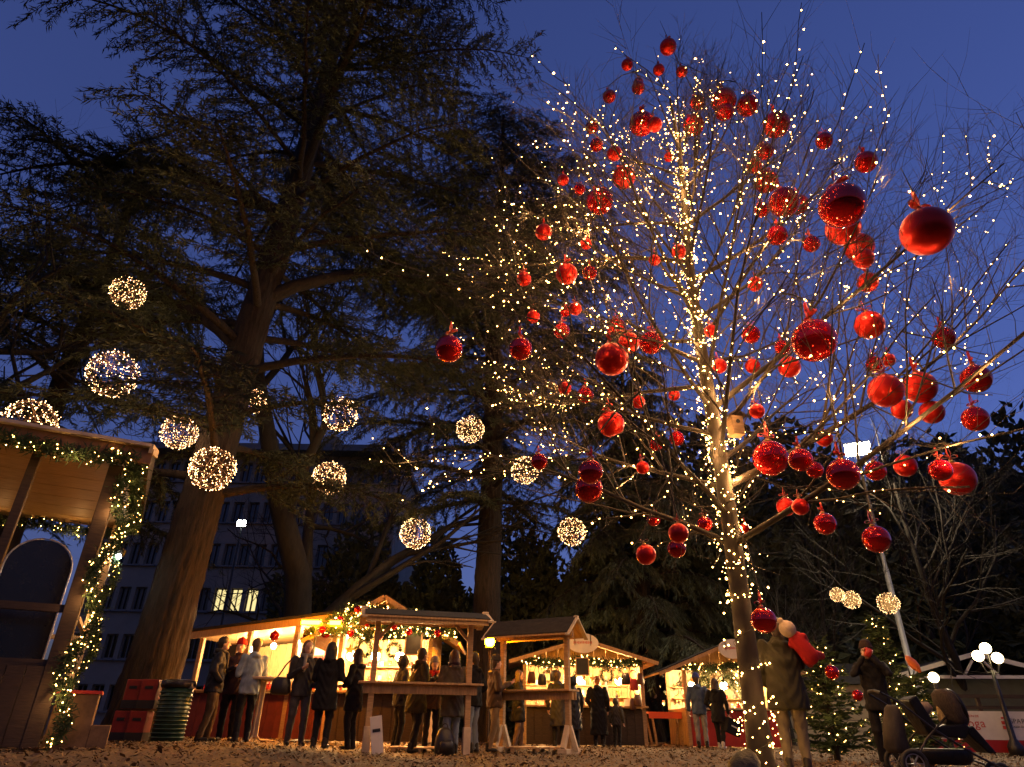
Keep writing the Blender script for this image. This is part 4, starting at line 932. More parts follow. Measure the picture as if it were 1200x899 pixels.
# rink pavilion
pp = at(1172, 868, 23); t = empty('rink_pavilion', (pp[0], 23, 0), R(-10), 'green-walled pavilion with white gable trim behind the rink', 'pavilion')
gw = mat('olive_wall', (.12, .13, .07), .7, .2, 3)
MB().box((0, 2, 1.0), (4.2, 3.4, 2.0)).build('wall', gw, t)
for s in (-1, 1):
    MB().prism([(s*2.7, 0, 2.0), (0, 0, 2.72), (0, 0, 2.8), (s*2.7, 0, 2.08)], (0, 4.2, 0)).build('roof_slope', roofm, t); MB().prism([(s*2.72, 0, 1.95), (0, 0, 2.68), (0, 0, 2.82), (s*2.72, 0, 2.09)], (0, .06, 0)).build('barge_board', white, t, loc=(0, -.08, 0))
    MB().bar((s*1.9, -.05, 2.0), (s*1.9, -.05, .1), .1, .1).build('post', white, t); MB().bar((s*.5, -.05, 2.1), (s*.15, -.05, 2.55), .08, .06).build('truss_strut', white, t)
MB().box((0, -.05, 2.05), (4.6, .08, .1)).build('tie_beam', white, t)
MB().prism([(-6.5, 1.2, 1.9), (-2.4, 1.2, 1.9), (-2.4, 2.6, 2.6), (-6.5, 2.6, 2.6)], (0, .05, .06)).build('side_roof', roofm, t); MB().box((-4.4, 2.2, .95), (3.8, 1.6, 1.88)).build('side_wall', mat('cream_wall', (.42, .36, .24), .8, .1, 3), t)
pv = at(1150, 860, 20.5); 
# lit firs
def small_fir(base, H, Rb, seed, label, nb, baubles=0):
    g_ = np.random.default_rng(seed); T = Tubes(); B = []; D = []; t = empty('small_fir_tree', base, 0, label, 'tree')
    T.add(np.array([(0, 0, -.05), (0.02, 0, H*.5), (0, 0.02, H)]), (.06, .04, .008), 7); lights = []; az = seed
    n = int(H*22)
    for k in range(n):
        h = .15+(H-.25)*k/n; az += 2.4+g_.normal(0, .2); L = Rb*(1-h/H)**.85*(.75+.4*g_.random())+.08
        d = np.array([math.cos(az), math.sin(az), 0]); s = np.linspace(0, 1, 5); P = np.array([0, 0, h])+d*(s*L)[:, None]+np.array([0, 0, 1])*((-.12*s+.28*s**2)*L)[:, None]
        T.add(P, .012*(1-.7*s), 4); m_ = int(L*75)+10; u_ = g_.random(m_)*4; j = np.minimum(u_.astype(int), 3); f = (u_-j)[:, None]
        b = P[j]*(1-f)+P[j+1]*f; side = np.cross(d, [0, 0, 1.0]); sg = np.where(g_.random(m_) < .5, -1, 1)[:, None]
        B.append(b+g_.normal(0, .02, (m_, 3))); D.append(d*.7+side*sg*.8+g_.normal(0, .3, (m_, 3)))
        lights.append(P[int(1+3*g_.random())]+g_.normal(0, .04, 3)); lights.append(P[-1])
    link('trunk', T.mesh('trunk', barkd), t); B = np.concatenate(B); D = np.concatenate(D); m_ = len(B)
    link('crown', sprays_mesh('crown', B, D, .16*(.6+.7*g_.random(m_)), .013+.012*g_.random(m_), needle2, 2, seed), t)
    lights = np.array(lights)[:nb*2]; g_.shuffle(lights); e = empty('fairy_light_string', base, 0, 'small warm lights draped on the '+label, 'fairy lights')
    e['label'] = ' '.join(('warm fairy lights on the '+label).split()[:15])
    q_ = link('bulbs', bulbs_mesh('bulbs', lights[:nb], .006+.007*g_.random(len(lights[:nb])), bulbm), e); q_['kind'] = 'stuff'
    cb_ = Tubes(); o_ = lights[:nb][np.argsort(lights[:nb, 2])]; cb_.add(o_, .003, 3); link('cable', cb_.mesh('cable', cablem), e)
    for q in range(3): lamp(e, (.0+.35*(q-1), -.55, H*(.3+.2*q)), 1.3)
    return t
f1 = at(978, 872, 13); small_fir(on(f1[0], 13), 2.05, .78, 5, 'stout lit fir between the man and the woman with a mug', 80)
f2 = at(1058, 872, 14.5); small_fir(on(f2[0], 14.5), 2.75, .5, 6, 'slim tall lit fir behind the woman with a mug', 75)
f3 = at(1088, 875, 12.2); small_fir(on(f3[0], 12.2), 1.45, .5, 7, 'short lit fir behind the pushchair', 45)
for (x, y, Y, r) in ((975, 788, 12.3, 8), (1005, 815, 12.4, 6)):
    c = at(x, y, Y); e = empty('red_bauble', c, 0, 'small red bauble on the stout lit fir', 'bauble', 'baubles on the stout fir'); e.scale = (r*float((c-_C)@_F)/FPX,)*3; link('ball', sp['g'], e); link('cap', capme, e)
wick = mat('wicker', (.5, .33, .14), .7, .4, 30)
for k, (x, y, r) in enumerate(((981, 697, 8), (998, 703, 10), (1041, 707, 12))):
    Y = 15.5; c = at(x, y, Y); rad = r*float((c-_C)@_F)/FPX
    t = empty('wicker_lantern', c, k, 'round glowing wicker globe hung above the firs', 'lantern', 'wicker globes above the firs'); t.scale = (rad,)*3
    link('wire_frame', WFm, t); q_ = link('bulbs', LBm, t); q_['kind'] = 'stuff'; MB().sphere((0, 0, 0), .72, 18, 12).build('core', emit('wicker_glow', (1, .5, .16), .22, False), t, True); MB().tube([(0, 0, .95), (0, 0, 5)], .012, 4).build('cord', cablem, t)
# orange cone on the short fir
c = at(1070, 778, 12.1); t = empty('orange_ornament', c, 0, 'orange elongated ornament on top of the short lit fir', 'ornament'); o_ = MB().lathe([(.02, -.16), (.07, -.06), (.075, .02), (.04, .13), (.01, .16)], 14).build('cone', mat('orange_paint', (.6, .14, .03), .4, .1, 4), t, True); o_.rotation_euler = (0, R(-35), 0)
# red folding table and dark bench by the small stall
c = at(790, 868, 21.5); t = empty('folding_table', (c[0]-.15, 21.8, 0), R(8), 'orange-red folding table beside the red-fronted stall', 'table')
MB().box((0, 0, .86), (1.2, .7, .05)).box((0, -.33, .78), (1.2, .04, .14)).build('table_top', mat('orange_red', (.55, .08, .025), .5, .1, 3), t)
for s in (-1, 1):
    for f in (-1, 1): MB().bar((s*.5, f*.28, .84), (s*.38, f*.22, 0), .06, .05).build('leg', wood, t)

# ---------------------------------------------------------------- people
skin = mat('skin', (.55, .32, .22), .5, .08, 6); REM = []
def cloth(n, c, r=.85): return mat('cloth_'+n, tuple(x*.8 for x in c), r, .3, 7, .5, spec=.25, stretch=(1, 1, .5))
def hand_caps(m_, wr, d, side, r=1.0):
    """palm, four bent fingers and a thumb from the wrist along d; side = thumb direction"""
    wr = Vector(wr); d = Vector(d).normalized(); s = Vector(side); s = (s-d*s.dot(d)).normalized(); n = d.cross(s)
    m_.caps(wr, wr+d*.045, .026*r, .03*r, 8); m_.caps(wr+d*.05+s*.018, wr+d*.085+s*.02, .022*r, .018*r, 8); m_.caps(wr+d*.05-s*.018, wr+d*.08-s*.02, .022*r, .018*r, 8)
    for k, (o, L) in enumerate(((.03, .066), (.011, .078), (-.01, .072), (-.029, .056))):
        a = wr+d*.085+s*o; b = a+(d*.85+n*.35).normalized()*L*.5; c = b+(d*.45+n*.85).normalized()*L*.55
        m_.caps(a, b, .0105*r, .0095*r, 6); m_.caps(b, c, .0095*r, .008*r, 6)
    a = wr+d*.025+s*.026; b = a+(d*.5+s*.8).normalized()*.04; c = b+(d*.9+s*.25).normalized()*.032
    m_.caps(a, b, .014*r, .011*r, 6); m_.caps(b, c, .011*r, .009*r, 6)
POSES = {'down': ((.27, -.02, 1.14), (.27, .06, .89)), 'mug': ((.25, .02, 1.13), (.12, .28, 1.24)), 'table': ((.26, .08, 1.14), (.17, .33, 1.1)), 'pocket': ((.30, -.06, 1.14), (.20, .10, .98)),
         'drink': ((.24, .20, 1.30), (.07, .21, 1.53)), 'hold': ((.25, .10, 1.14), (.02, .30, 1.18)), 'shoulder': ((.22, .14, 1.22), (.10, .24, 1.42)), 'strap': ((.26, .04, 1.14), (.1, .18, 1.33))}
def person(label, px, py, Y, H, face, coat, pants, hair='short', hairc=(.04, .025, .015), coatlen=.80, la='down', ra='down', shoes=(.03, .025, .02), hat=None, lean=0.0, stride=0.0, bulk=1.0, vox=.013, hoodup=None, scarf=None, detail=False, z=None, flare=1.0, hairlen=.28):
    """face: heading in degrees, 0 looks away from the camera, 90 looks to the picture's right"""
    q = at(px, py, Y); zz = float(gz(q[0], Y)) if z is None else z
    t = empty('person', (q[0], Y, zz), R(-face), label, 'person'); s = H/1.75; t.scale = (s,)*3
    B = MB(); C_ = MB(); k = bulk
    st = stride
    for sx, f in ((-1, 1), (1, -1)):
        hip = (sx*.09, 0, .90); kn = (sx*.10, .04+st*f*.5, .49); an = (sx*.10, -.02+st*f, .09)
        B.caps(hip, kn, .096*min(k, 1.1), .074, 10); B.caps(kn, an, .072, .056, 10)
        sh = MB(); sh.caps((an[0], an[1]-.03, .05), (an[0]+sx*.015, an[1]+.13, .04), .046, .036, 10); sh.caps((an[0], an[1]-.02, .05), (an[0], an[1]-.01, .15), .045, .05, 10)
        REM.append((sh, 'shoe', cloth('shoe%d%d%d' % tuple(int(c*99) for c in shoes), shoes, .5), t, vox*.8))
    B.loft([(.82, .13, .11, 0, 0), (.95, .15, .12, 0, 0), (1.1, .13, .10, 0, .0), (1.32, .16, .11, 0, 0), (1.45, .09, .07, 0, 0)], 14)
    hx, hy, hz = 0, .03+lean*.4, 1.63
    B.caps((0, lean*.2, 1.42), (0, .015+lean*.35, 1.56), .055, .05, 10)
    B.sphere((hx, hy+.005, hz+.015), .093, 16, 10, (.84, 1.0, 1.12)); B.sphere((hx, hy+.025, hz-.055), .066, 14, 8, (.92, 1.0, .95))
    B.caps((0, hy+.095, hz+.01), (0, hy+.115, hz-.022), .010, .016, 8); B.caps((-.02, hy+.082, hz-.075), (.02, hy+.082, hz-.075), .012, .012, 6)
    B.caps((-.045, hy+.082, hz+.032), (.045, hy+.082, hz+.032), .013, .013, 6)
    for sx in (-1, 1): B.sphere((sx*.08, hy, hz-.005), .026, 8, 6, (.45, .7, 1.15))
    for sx, pose in ((-1, la), (1, ra)):
        e, w_ = POSES[pose]; sh_ = Vector((sx*.185*min(k, 1.06), lean*.2, 1.41)); e = Vector((e[0]*sx, e[1]+lean*.2, e[2])); w_ = Vector((w_[0]*sx, w_[1]+lean*.2, w_[2]))
        C_.caps(sh_, e, .072*k, .06*k, 10); C_.caps(e, w_, .058*k, .045*k, 10); B.caps(e, w_, .04, .03, 8)
        d = (w_-e).normalized(); thumb = Vector((-sx, .2, .3)) if pose != 'down' else Vector((0, 1, 0))
        if pose == 'pocket': continue
        hand_caps(B, w_+d*.02, d, thumb, 1.0 if detail else 1.15)
    hem = coatlen; secs = [(1.50, .06, .055, 0, lean*.25), (1.46, .12, .085, 0, lean*.22), (1.40, .185, .115, 0, lean*.2), (1.25, .195*k, .142*k, 0, lean*.12), (1.08, .178*k, .138*k, 0, .0), (.95, .185*k, .148*k, 0, 0)]
    zz_ = .82
    while zz_ > hem+.02: secs.append((zz_, (.19+.03*(0.95-zz_)/.4*flare)*k, (.155+.03*(.95-zz_)/.4*flare)*k, 0, 0)); zz_ -= .12
    zl = secs[-1]; secs.append((hem, zl[1]*1.01, zl[2]*1.01, 0, 0)); secs.append((hem-.012, zl[1]*.9, zl[2]*.88, 0, 0))
    C_.loft(list(reversed(secs)), 18)
    C_.loft([(1.44, .10, .085, 0, lean*.24), (1.50, .088, .08, 0, .005+lean*.3), (1.53, .08, .074, 0, .01+lean*.3)], 14)   # collar
    if hoodup is None and coatlen < .9: C_.sphere((0, -.10+lean*.2, 1.44), .08, 12, 8, (1.2, .7, .6))
    if hoodup:
        C_.sphere((0, hy-.03, hz+.015), .125, 14, 10, (.95, .98, 1.12))
    body = (B, 'body', None, t, vox, pants); REM.append(body)
    REM.append((C_, 'coat', coat, t, vox))
    Hm = MB(); hm = mat('hair%d%d%d' % tuple(int(c*99) for c in hairc), hairc, .55, .4, 30, .4, stretch=(3, 3, .4))
    if hair != 'none':
        Hm.sphere((0, hy-.022, hz+.035), .104, 16, 10, (.9, .98, 1.05)); Hm.caps((0, hy-.05, hz), (0, hy-.055, hz-.09), .08, .05, 10)
    if hair == 'long':
        Hm.loft([(hz-.08-hairlen, .06, .03, 0, hy-.10), (hz-.2, .105, .045, 0, hy-.10), (hz-.05, .10, .075, 0, hy-.05), (hz+.08, .07, .06, 0, hy-.03)], 12)
        for sx in (-1, 1): Hm.caps((sx*.08, hy-.01, hz+.03), (sx*.095, hy-.02, hz-.2), .03, .024, 8)
    if hair == 'bun': Hm.sphere((0, hy-.12, hz+.08), .05, 10, 8)
    if Hm.v: REM.append((Hm, 'hair', hm, t, vox*.8))
    if hat:
        Ht = MB(); Ht.lathe([(.103, 0), (.107, .03), (.10, .075), (.075, .12), (.035, .145), (.01, .15)], 16, (0, hy-.012, hz+.045), .92, 1.03); Ht.ring((0, hy-.012, hz+.06), .098, .014, (0, 0, 1), 20, 6)
        REM.append((Ht, 'hat', hat, t, vox*.7))
    if scarf:
        Sc = MB(); Sc.ring((0, .005+lean*.3, 1.50), .085, .04, (0, .15, 1), 20, 8); Sc.caps((.04, .12, 1.46), (.05, .15, 1.22), .035, .03, 8); REM.append((Sc, 'scarf', scarf, t, vox))
    if detail:
        for sx in (-1, 1): MB().sphere((sx*.034, hy+.086, hz+.012), .011, 8, 6).build('eye', blackm, t, True)
        MB().caps((-.02, hy+.096, hz-.06), (.02, hy+.096, hz-.06), .006, .006, 6).build('mouth', mat('lips', (.35, .1, .08), .5, .1, 5), t)
    return t
def bake_people():
    dg_objs = []
    for ent in REM:
        m_, nm, mt, par, vx = ent[:5]
        me = m_.mesh(nm, mt or skin, True); o = link(nm, me, par)
        r_ = o.modifiers.new('remesh', 'REMESH'); r_.mode = 'VOXEL'; r_.voxel_size = max(vx, .0055); r_.use_smooth_shade = True
        sm = o.modifiers.new('smooth', 'SMOOTH'); sm.factor = .5; sm.iterations = 3
        dg_objs.append((o, ent))
    bpy.context.view_layer.update(); dg = bpy.context.evaluated_depsgraph_get()
    for o, ent in dg_objs:
        new = bpy.data.meshes.new_from_object(o.evaluated_get(dg))
        if ent[1] == 'body':
            new.materials.clear(); new.materials.append(skin); new.materials.append(ent[5])
            n = len(new.polygons); ce = np.empty(n*3, np.float32); new.polygons.foreach_get('center', ce); ce = ce.reshape(-1, 3)
            idx = ((ce[:, 2] < .98) & (np.hypot(ce[:, 0], ce[:, 1]) < .24)).astype(np.int32); hz_ = (np.abs(ce[:, 0]) > .21) & (ce[:, 2] > .62); idx[hz_] = 0
            new.polygons.foreach_set('material_index', idx)
        if ent[1] in ('coat', 'body'):      # folds of the cloth
            n = len(new.vertices); co = np.empty(n*3, np.float32); no = np.empty(n*3, np.float32); new.vertices.foreach_get('co', co); new.vertices.foreach_get('normal', no)
            co = co.reshape(-1, 3); no = no.reshape(-1, 3); x, y, z = co.T; ph = hash(ent[3].name) % 17
            fo = np.sin(x*21+ph+3*np.sin(z*9+ph)+2*np.sin(y*13))*np.sin(z*15+4*np.sin(x*8+ph)+y*7)+.6*np.sin(z*38+5*np.sin(x*14+y*9+ph))
            am = .009 if ent[1] != 'body' else .006
            msk = np.where((ent[1] == 'body') & ((z > .85) | (z < .1)), 0, 1.0)
            co = co+no*(fo*am*msk)[:, None]; new.vertices.foreach_set('co', co.ravel().astype(np.float32)); new.update()
        o.modifiers.clear(); o.data = new; new.polygons.foreach_set('use_smooth', [True]*len(new.polygons))
navy = cloth('navy', (.022, .025, .045)); blk = cloth('black', (.014, .013, .014)); olive = cloth('olive', (.055, .05, .03)); taupe = cloth('taupe', (.13, .10, .07)); lblue = cloth('light_blue', (.30, .38, .45)); dgrey = cloth('dark_grey', (.05, .048, .048))
jean = cloth('denim', (.055, .075, .13)); khaki = cloth('khaki', (.26, .18, .10)); bkp = cloth('black_trousers', (.016, .015, .017)); brn = cloth('brown', (.10, .06, .035)); redc = cloth('red', (.5, .02, .02)); grys = cloth('grey_wool', (.3, .27, .24)); plum = cloth('plum', (.06, .03, .035)); jlight = cloth('pale_denim', (.2, .24, .3))
# drinkers at the left
person('man in a dark navy jacket and brown trousers turned towards two friends', 238, 868, 13.75, 1.82, 70, navy, brn, hairc=(.03, .02, .015), la='mug', ra='pocket', bulk=1.05, scarf=dgrey, stride=.06)
person('person in a dark puffer jacket and red beanie between two friends', 262, 868, 14.2, 1.80, 170, plum, bkp, la='mug', ra='down', hat=redc, bulk=1.06)
person('man in a light blue jacket standing at the pale round table', 281, 869, 13.6, 1.78, -40, lblue, bkp, hairc=(.12, .07, .04), la='mug', ra='table')
# three women in front of the shed stall
person('woman in dark coat with grey scarf and shoulder bag turned to her friends', 343, 879, 13.0, 1.72, 150, dgrey, cloth('grey_jeans', (.09, .085, .08)), hair='long', hairc=(.16, .09, .045), scarf=grys, la='pocket', ra='mug', stride=.1, hairlen=.1)
person('woman in a long black coat with dark hair seen from behind', 373, 881, 12.75, 1.70, 5, blk, bkp, hair='long', hairc=(.02, .015, .012), coatlen=.62, la='mug', ra='mug', bulk=1.08, hairlen=.2)
person('young woman in black coat with long brown hair turned to her two friends', 408, 879, 13.2, 1.66, -75, blk, bkp, hair='long', hairc=(.05, .028, .016), coatlen=.66, la='mug', ra='table', hairlen=.3)
# crowd at the first shelter
person('hooded person in a dark jacket behind the slim table shelter', 464, 876, 14.6, 1.70, 60, dgrey, bkp, hoodup=True, la='pocket', ra='pocket')
person('man in an olive parka leaning over the slim table shelter', 484, 877, 13.75, 1.79, 55, olive, bkp, hairc=(.05, .035, .02), coatlen=.66, la='table', ra='mug', bulk=1.12, lean=.12, scarf=brn, stride=.08)
person('person in dark jacket drinking behind the slim table shelter', 503, 876, 14.4, 1.66, 160, brn, bkp, hair='long', hairc=(.08, .05, .03), la='mug', ra='mug', hairlen=.1, hat=grys, scarf=redc)
person('woman in a long grey-green coat, pale jeans and black boots at the shelter', 528, 877, 13.6, 1.76, -25, cloth('sage_coat', (.12, .105, .07)), jlight, hair='long', hairc=(.10, .05, .025), coatlen=.62, la='table', ra='pocket', shoes=(.012, .011, .01), hairlen=.12, bulk=1.05, scarf=plum, stride=-.07)
person('man in black jacket and pale jeans behind the shelter post', 553, 876, 14.3, 1.78, -60, blk, jlight, hairc=(.04, .025, .015), la='mug', ra='pocket')
person('man in a brown jacket and khaki trousers beside the orange lantern', 578, 876, 14.9, 1.76, 75, brn, khaki, hairc=(.05, .03, .02), la='pocket', ra='mug', bulk=1.08, hat=dgrey, stride=.09)
# around the second shelter and the stalls
person('woman in a dark knee-length coat beyond the braced shelter', 607, 875, 17.2, 1.66, 90, blk, cloth('tan_tights', (.2, .13, .09)), hair='long', hairc=(.07, .04, .02), coatlen=.60, la='mug', ra='table', stride=.08, hairlen=.08)
person('person in a dark coat behind the post of the braced shelter', 655, 876, 17.8, 1.70, 15, dgrey, bkp, coatlen=.5, la='down', ra='pocket', hairc=(.05, .03, .02))
person('shopper in a shiny black rain coat by the braced shelter post', 673, 876, 18.4, 1.60, -20, cloth('wet_black', (.02, .022, .025), .35), bkp, coatlen=.45, hoodup=True, la='down', ra='down', bulk=1.12)
person('woman with ginger hair in an ankle-long black coat at the stall counter', 703, 875, 19.6, 1.70, 10, blk, bkp, hair='bun', hairc=(.32, .12, .03), coatlen=.30, la='pocket', ra='down', flare=.8, bulk=1.08)
person('child in a dark padded jacket beside the ankle-long black coat', 724, 875, 19.5, 1.15, 30, dgrey, bkp, hoodup=True, la='down', ra='down', bulk=1.1)
person('lone person in black walking between the two oval-sign stalls', 770, 869, 27.5, 1.66, 80, blk, bkp, la='pocket', ra='pocket', hairc=(.03, .02, .015), stride=.12)
person('person in a blue jacket and pale jeans at the corner of the red-fronted stall', 824, 874, 19.6, 1.78, 10, cloth('blue_jacket', (.07, .11, .2)), cloth('faded_jeans', (.28, .28, .3)), hair='short', hat=cloth('blue_hat', (.05, .08, .3)), la='down', ra='pocket')
person('woman in black coat and white shoes carrying a black shopping bag', 846, 874, 19.2, 1.66, 35, blk, bkp, hair='long', hairc=(.05, .03, .02), la='pocket', ra='down', shoes=(.6, .58, .55), stride=.14, coatlen=.66, hairlen=.1)
# right: man with a small child, woman with a red mug
man = person('broad man in a dark olive coat and khaki trousers holding a small child', 939, 915, 9.15, 1.80, 20, cloth('dark_olive', (.045, .04, .022)), cloth('stone_trousers', (.20, .16, .10)), hairc=(.06, .04, .03), coatlen=.70, la='pocket', ra='shoulder', bulk=1.2, vox=.010, detail=True)
wm = person('woman in a black jacket drinking from a red mug by the firs', 1046, 899, 11.0, 1.70, -150, blk, bkp, hair='short', hairc=(.06, .035, .02), hat=cloth('dark_beret', (.05, .03, .025)), la='drink', ra='drink', vox=.0075, detail=True, coatlen=.78, bulk=.98)
q = wm.location + Matrix.Rotation(R(150), 3, 'Z') @ (Vector((0, .235, 1.545))*wm.scale.x); mg = bpy.data.objects.new('red_mug', GOODS['red_mug'][0]); col.objects.link(mg); mg.location = q; mg.scale = (1.25,)*3; mg.rotation_euler = (R(30), R(-15), R(60)); tag(mg, 'red mug raised to the mouth of the woman by the firs', 'mug')
# small child in red on the man's shoulder
q = at(941, 759, 8.95); ch = empty('small_child', (q[0], 8.95, q[2]), R(-60), 'small child in a red suit and pale hood in the man\'s arms', 'child')
cb = MB(); cb.caps((0, 0, -.12), (0, .02, .12), .11, .10, 12); cb.caps((-.09, .02, .1), (-.06, .2, .0), .05, .04, 8); cb.caps((.09, .02, .1), (.06, .2, .02), .05, .04, 8); cb.caps((-.06, .02, -.14), (-.09, .2, -.22), .06, .05, 8); cb.caps((.06, .02, -.14), (.09, .2, -.22), .06, .05, 8)
hd = MB(); hd.sphere((0, .03, .26), .095, 14, 10, (.95, 1, 1.05)); hd.sphere((0, .125, .25), .015, 8, 6); hd.caps((0, 0, .1), (0, .02, .2), .04, .04, 8)
for sx in (-1, 1): hd.caps((sx*.06, .2, .0), (sx*.04, .25, -.01), .022, .02, 8)
hh = MB(); hh.sphere((0, -.005, .275), .108, 14, 10, (.98, .95, 1.02)); hh.sphere((0, -.02, .40), .04, 10, 8)
REM.append((hd, 'body', None, ch, .009, skin)); REM.append((cb, 'red_suit', redc, ch, .011)); REM.append((hh, 'hood', cloth('cream_hood', (.55, .42, .32)), ch, .010))
ch.rotation_euler = (R(18), R(-30), R(-35))
bake_people()
# bags
q = at(858, 852, 19.1); t = empty('shopping_bag', (q[0], 19.05, q[2]), .4, 'black paper shopping bag carried by the woman in white shoes', 'bag')
MB().box((0, 0, 0), (.42, .14, .34), Matrix.Rotation(R(20), 3, 'Y')).build('bag_body', blk, t, bevel=.008); MB().box((0, -.075, 0), (.2, .008, .03), Matrix.Rotation(R(20), 3, 'Y')).build('lettering', white, t); MB().ring((-.05, 0, .2), .1, .008, (0, 1, 0), 14, 5).build('handle', blk, t)
q = at(333, 803, 12.9); t = empty('shoulder_bag', (q[0]-.04, 12.86, q[2]), .3, 'black shoulder bag on the woman with the grey scarf', 'bag')
MB().loft([(-.16, .12, .06, 0, 0), (-.12, .18, .09, 0, 0), (.08, .16, .08, 0, 0), (.13, .1, .05, 0, 0)], 14).build('bag_body', lk_, t, True); MB().tube([(-.1, 0, .1), (.02, 0, .32), (.16, .05, .5)], .015, 6).build('strap', lk_, t)
# low straw-coloured mats / wooden pallets under the shelters
for (x, y, Y, w_, lb) in ((492, 879, 14.0, 1.1, 'slim'), (628, 876, 15.3, 1.2, 'braced')):
    q = at(x, y, Y); t = empty('wooden_pallet', on(q[0], Y), .05, 'low orange-lit wooden pallet under the '+lb+' table shelter', 'pallet')
    for k in range(5): MB().box((0, -.3+.15*k, .09), (w_, .12, .025)).build('slat', wood, t)
    for s in (-1, 0, 1): MB().box((s*w_*.42, 0, .04), (.08, .7, .075)).build('bearer', wood, t)
# dark bag heap at the shelter post
q = at(520, 884, 12.9); t = empty('backpack', on(q[0], 13.0), .4, 'black backpack set down by the slim shelter post', 'backpack')
MB().loft([(0, .16, .1, 0, 0), (.06, .19, .13, 0, 0), (.28, .17, .12, 0, .01), (.4, .12, .08, 0, .02), (.44, .05, .04, 0, .02)], 16).build('bag_body', lk_, t, True); MB().loft([(.06, .13, .06, 0, -.11), (.2, .12, .06, 0, -.11), (.24, .09, .04, 0, -.1)], 14).build('pocket', lk_, t, True); MB().ring((0, .03, .45), .05, .01, (0, 1, 0), 12, 5).build('handle', lk_, t)

# ---------------------------------------------------------------- pushchair
q = at(1101, 900, 8.9); t = empty('pushchair', on(q[0]+.02, 8.9), R(-8), 'black pushchair with a brown furry hood and grey hanging bag', 'pushchair'); t.scale = (.9, .9, .9)
fab = cloth('pushchair_black', (.010, .010, .010), .42); fur = mat('brown_fur', (.055, .04, .03), .95, .5, 30, .9, stretch=(3, 3, .6))
rub = mat('rubber', (.02, .02, .02), .7, .2, 9)
fr = lambda pts, r=.014: MB().tube(pts, r, 8)
for s in (-1, 1):
    y = s*.26
    fr([(-.62, y*.9, 1.0), (-.42, y, .88), (-.05, y, .55), (.35, y, .28), (.66, y*.55, .14)]).build('frame_tube', blackm, t, True); fr([(-.42, y, .17), (-.2, y, .45), (.12, y, .72)]).build('frame_tube', blackm, t, True)
    wl_ = MB().ring((-.42, y*1.12, .17), .145, .028, (0, 1, 0), 26, 8).build('wheel', rub, t, True); MB().ring((-.42, y*1.12, .17), .11, .008, (0, 1, 0), 22, 5).build('rim', steel, wl_, True)
    sp_ = MB()
    for k in range(6): sp_.tube([(-.42, y*1.12, .17), (-.42+.11*math.cos(k*1.047), y*1.12, .17+.11*math.sin(k*1.047))], .006, 5)
    sp_.build('spokes', steel, wl_)
    wl_ = MB().ring((.68, y*.42, .10), .075, .026, (0, 1, 0), 22, 8).build('wheel', rub, t, True); MB().lathe([(.05, -.012), (.05, .012)], 14).build('rim', steel, wl_, loc=(.68, y*.42, .10)).rotation_euler = (R(90), 0, 0)
fr([(-.62, -.23, 1.0), (-.66, -.1, 1.03), (-.66, .1, 1.03), (-.62, .23, 1.0)], .02).build('handlebar', rub, t, True)
MB().loft([(.16, .3, .2, .05, 0), (.2, .36, .22, .05, 0), (.3, .38, .23, .05, 0), (.34, .36, .22, .05, 0)], 18).build('basket', fab, t, True)
MB().prism([(-.28, -.2, .92), (-.12, -.2, .5), (.32, -.2, .46), (.42, -.2, .58), (.36, -.2, .64), (.0, -.2, .6), (-.16, -.2, .98)], (0, .4, 0)).build('seat', fab, t, bevel=.02)
MB().prism([(.34, -.17, .56), (.56, -.17, .3), (.66, -.17, .3), (.46, -.17, .62)], (0, .34, 0)).build('footrest', fab, t, bevel=.015)
hd_ = MB()
for k, a_ in enumerate(np.linspace(R(20), R(150), 6)): pass
hd_.loft([(.60, .10, .17, .34, 0), (.7, .15, .22, .33, 0), (.86, .17, .24, .3, 0), (1.0, .13, .2, .26, 0), (1.06, .06, .1, .24, 0)], 18).build('hood', fur, t, True)
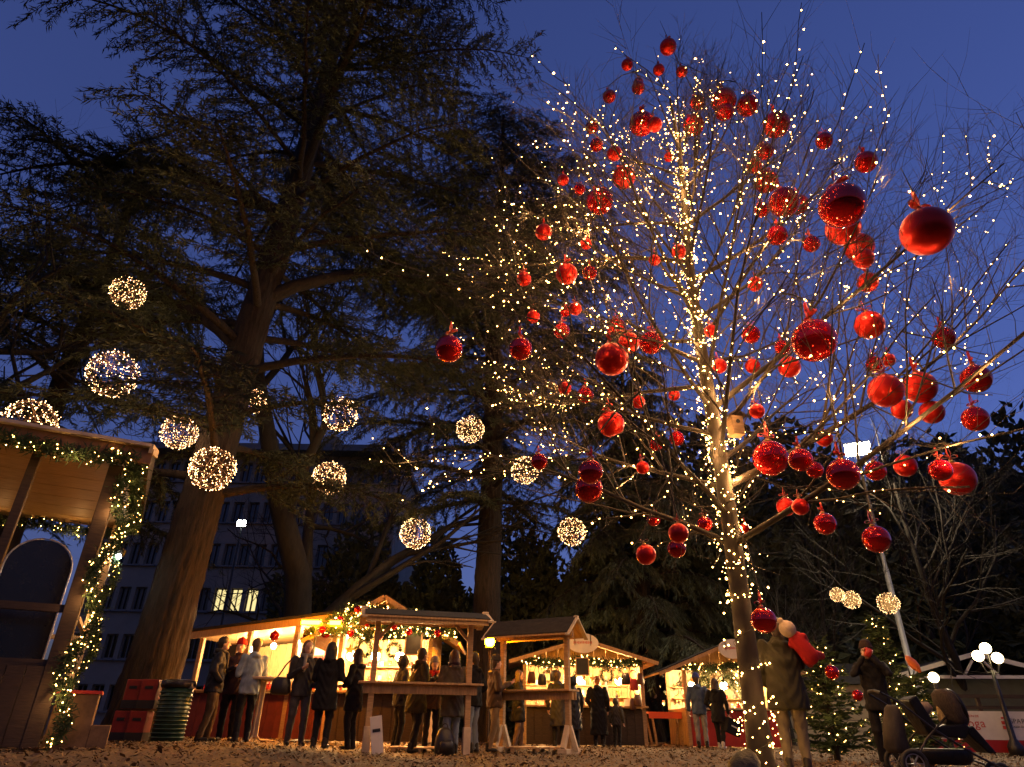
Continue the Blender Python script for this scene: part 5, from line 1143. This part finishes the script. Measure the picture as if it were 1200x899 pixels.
MB().ring((.38, 0, .84), .2, .035, (1, 0, .25), 22, 8).build('hood_trim', fab, t, True)
MB().loft([(.28, .1, .12, -.5, 0), (.34, .15, .17, -.5, 0), (.62, .13, .15, -.47, 0), (.82, .09, .12, -.44, 0), (.86, .05, .07, -.44, 0)], 16).build('hanging_bag', cloth('grey_brown_bag', (.075, .065, .055)), t, True)
MB().loft([(.74, .06, .07, -.06, -.02), (.82, .12, .11, -.04, -.02), (.9, .09, .09, -.06, -.02)], 14).build('blanket_roll', cloth('beige_blanket', (.38, .3, .22)), t, True)
MB().caps((.15, -.05, .68), (.2, .02, .96), .05, .045, 10).build('cushion', cloth('mustard', (.5, .36, .14)), t, True)
# dark wheeled thing at the foot of the tree: a scooter-sized bag of light cable on the ground
q = at(880, 896, 8.6); t = empty('cable_bag', on(q[0]-.12, 8.5), .3, 'dark lumpy sack of spare light cable at the foot of the bauble tree', 'sack')
MB().loft([(-.02, .16, .13, 0, 0), (.06, .2, .16, 0, 0), (.16, .19, .15, .02, 0), (.24, .12, .1, .05, 0), (.29, .04, .04, .06, 0)], 18).build('sack_body', mat('dark_plastic_sack', (.012, .012, .012), .55, .4, 9, 1.0), t, True)

# menu boards on the stalls
for (M_, p_, lb) in ((M3, (-.05, -.36, 2.0), 'the stall with hanging bags'), (M2, (.75, -.3, 1.95), 'the steep garlanded gable stall'), (MA, (-.9, -.2, 1.75), 'the shed-roofed drinks stall')):
    q = M_ @ Vector(p_); t = empty('menu_board', q, 0, 'small dark menu board hung at the front of '+lb, 'menu board')
    MB().box((0, 0, 0), (.34, .02, .42)).build('slate', mat('slate', (.03, .03, .028), .7, .3, 5), t)
    MB().box((-.18, 0, 0), (.03, .035, .48)).box((.18, 0, 0), (.03, .035, .48)).box((0, 0, .225), (.33, .035, .03)).box((0, 0, -.225), (.33, .035, .03)).build('frame', wood, t)
    for sx in (-1, 1): MB().tube([(sx*.12, 0, .23), (sx*.12, 0, .5)], .004, 4).build('cord', cablem, t)
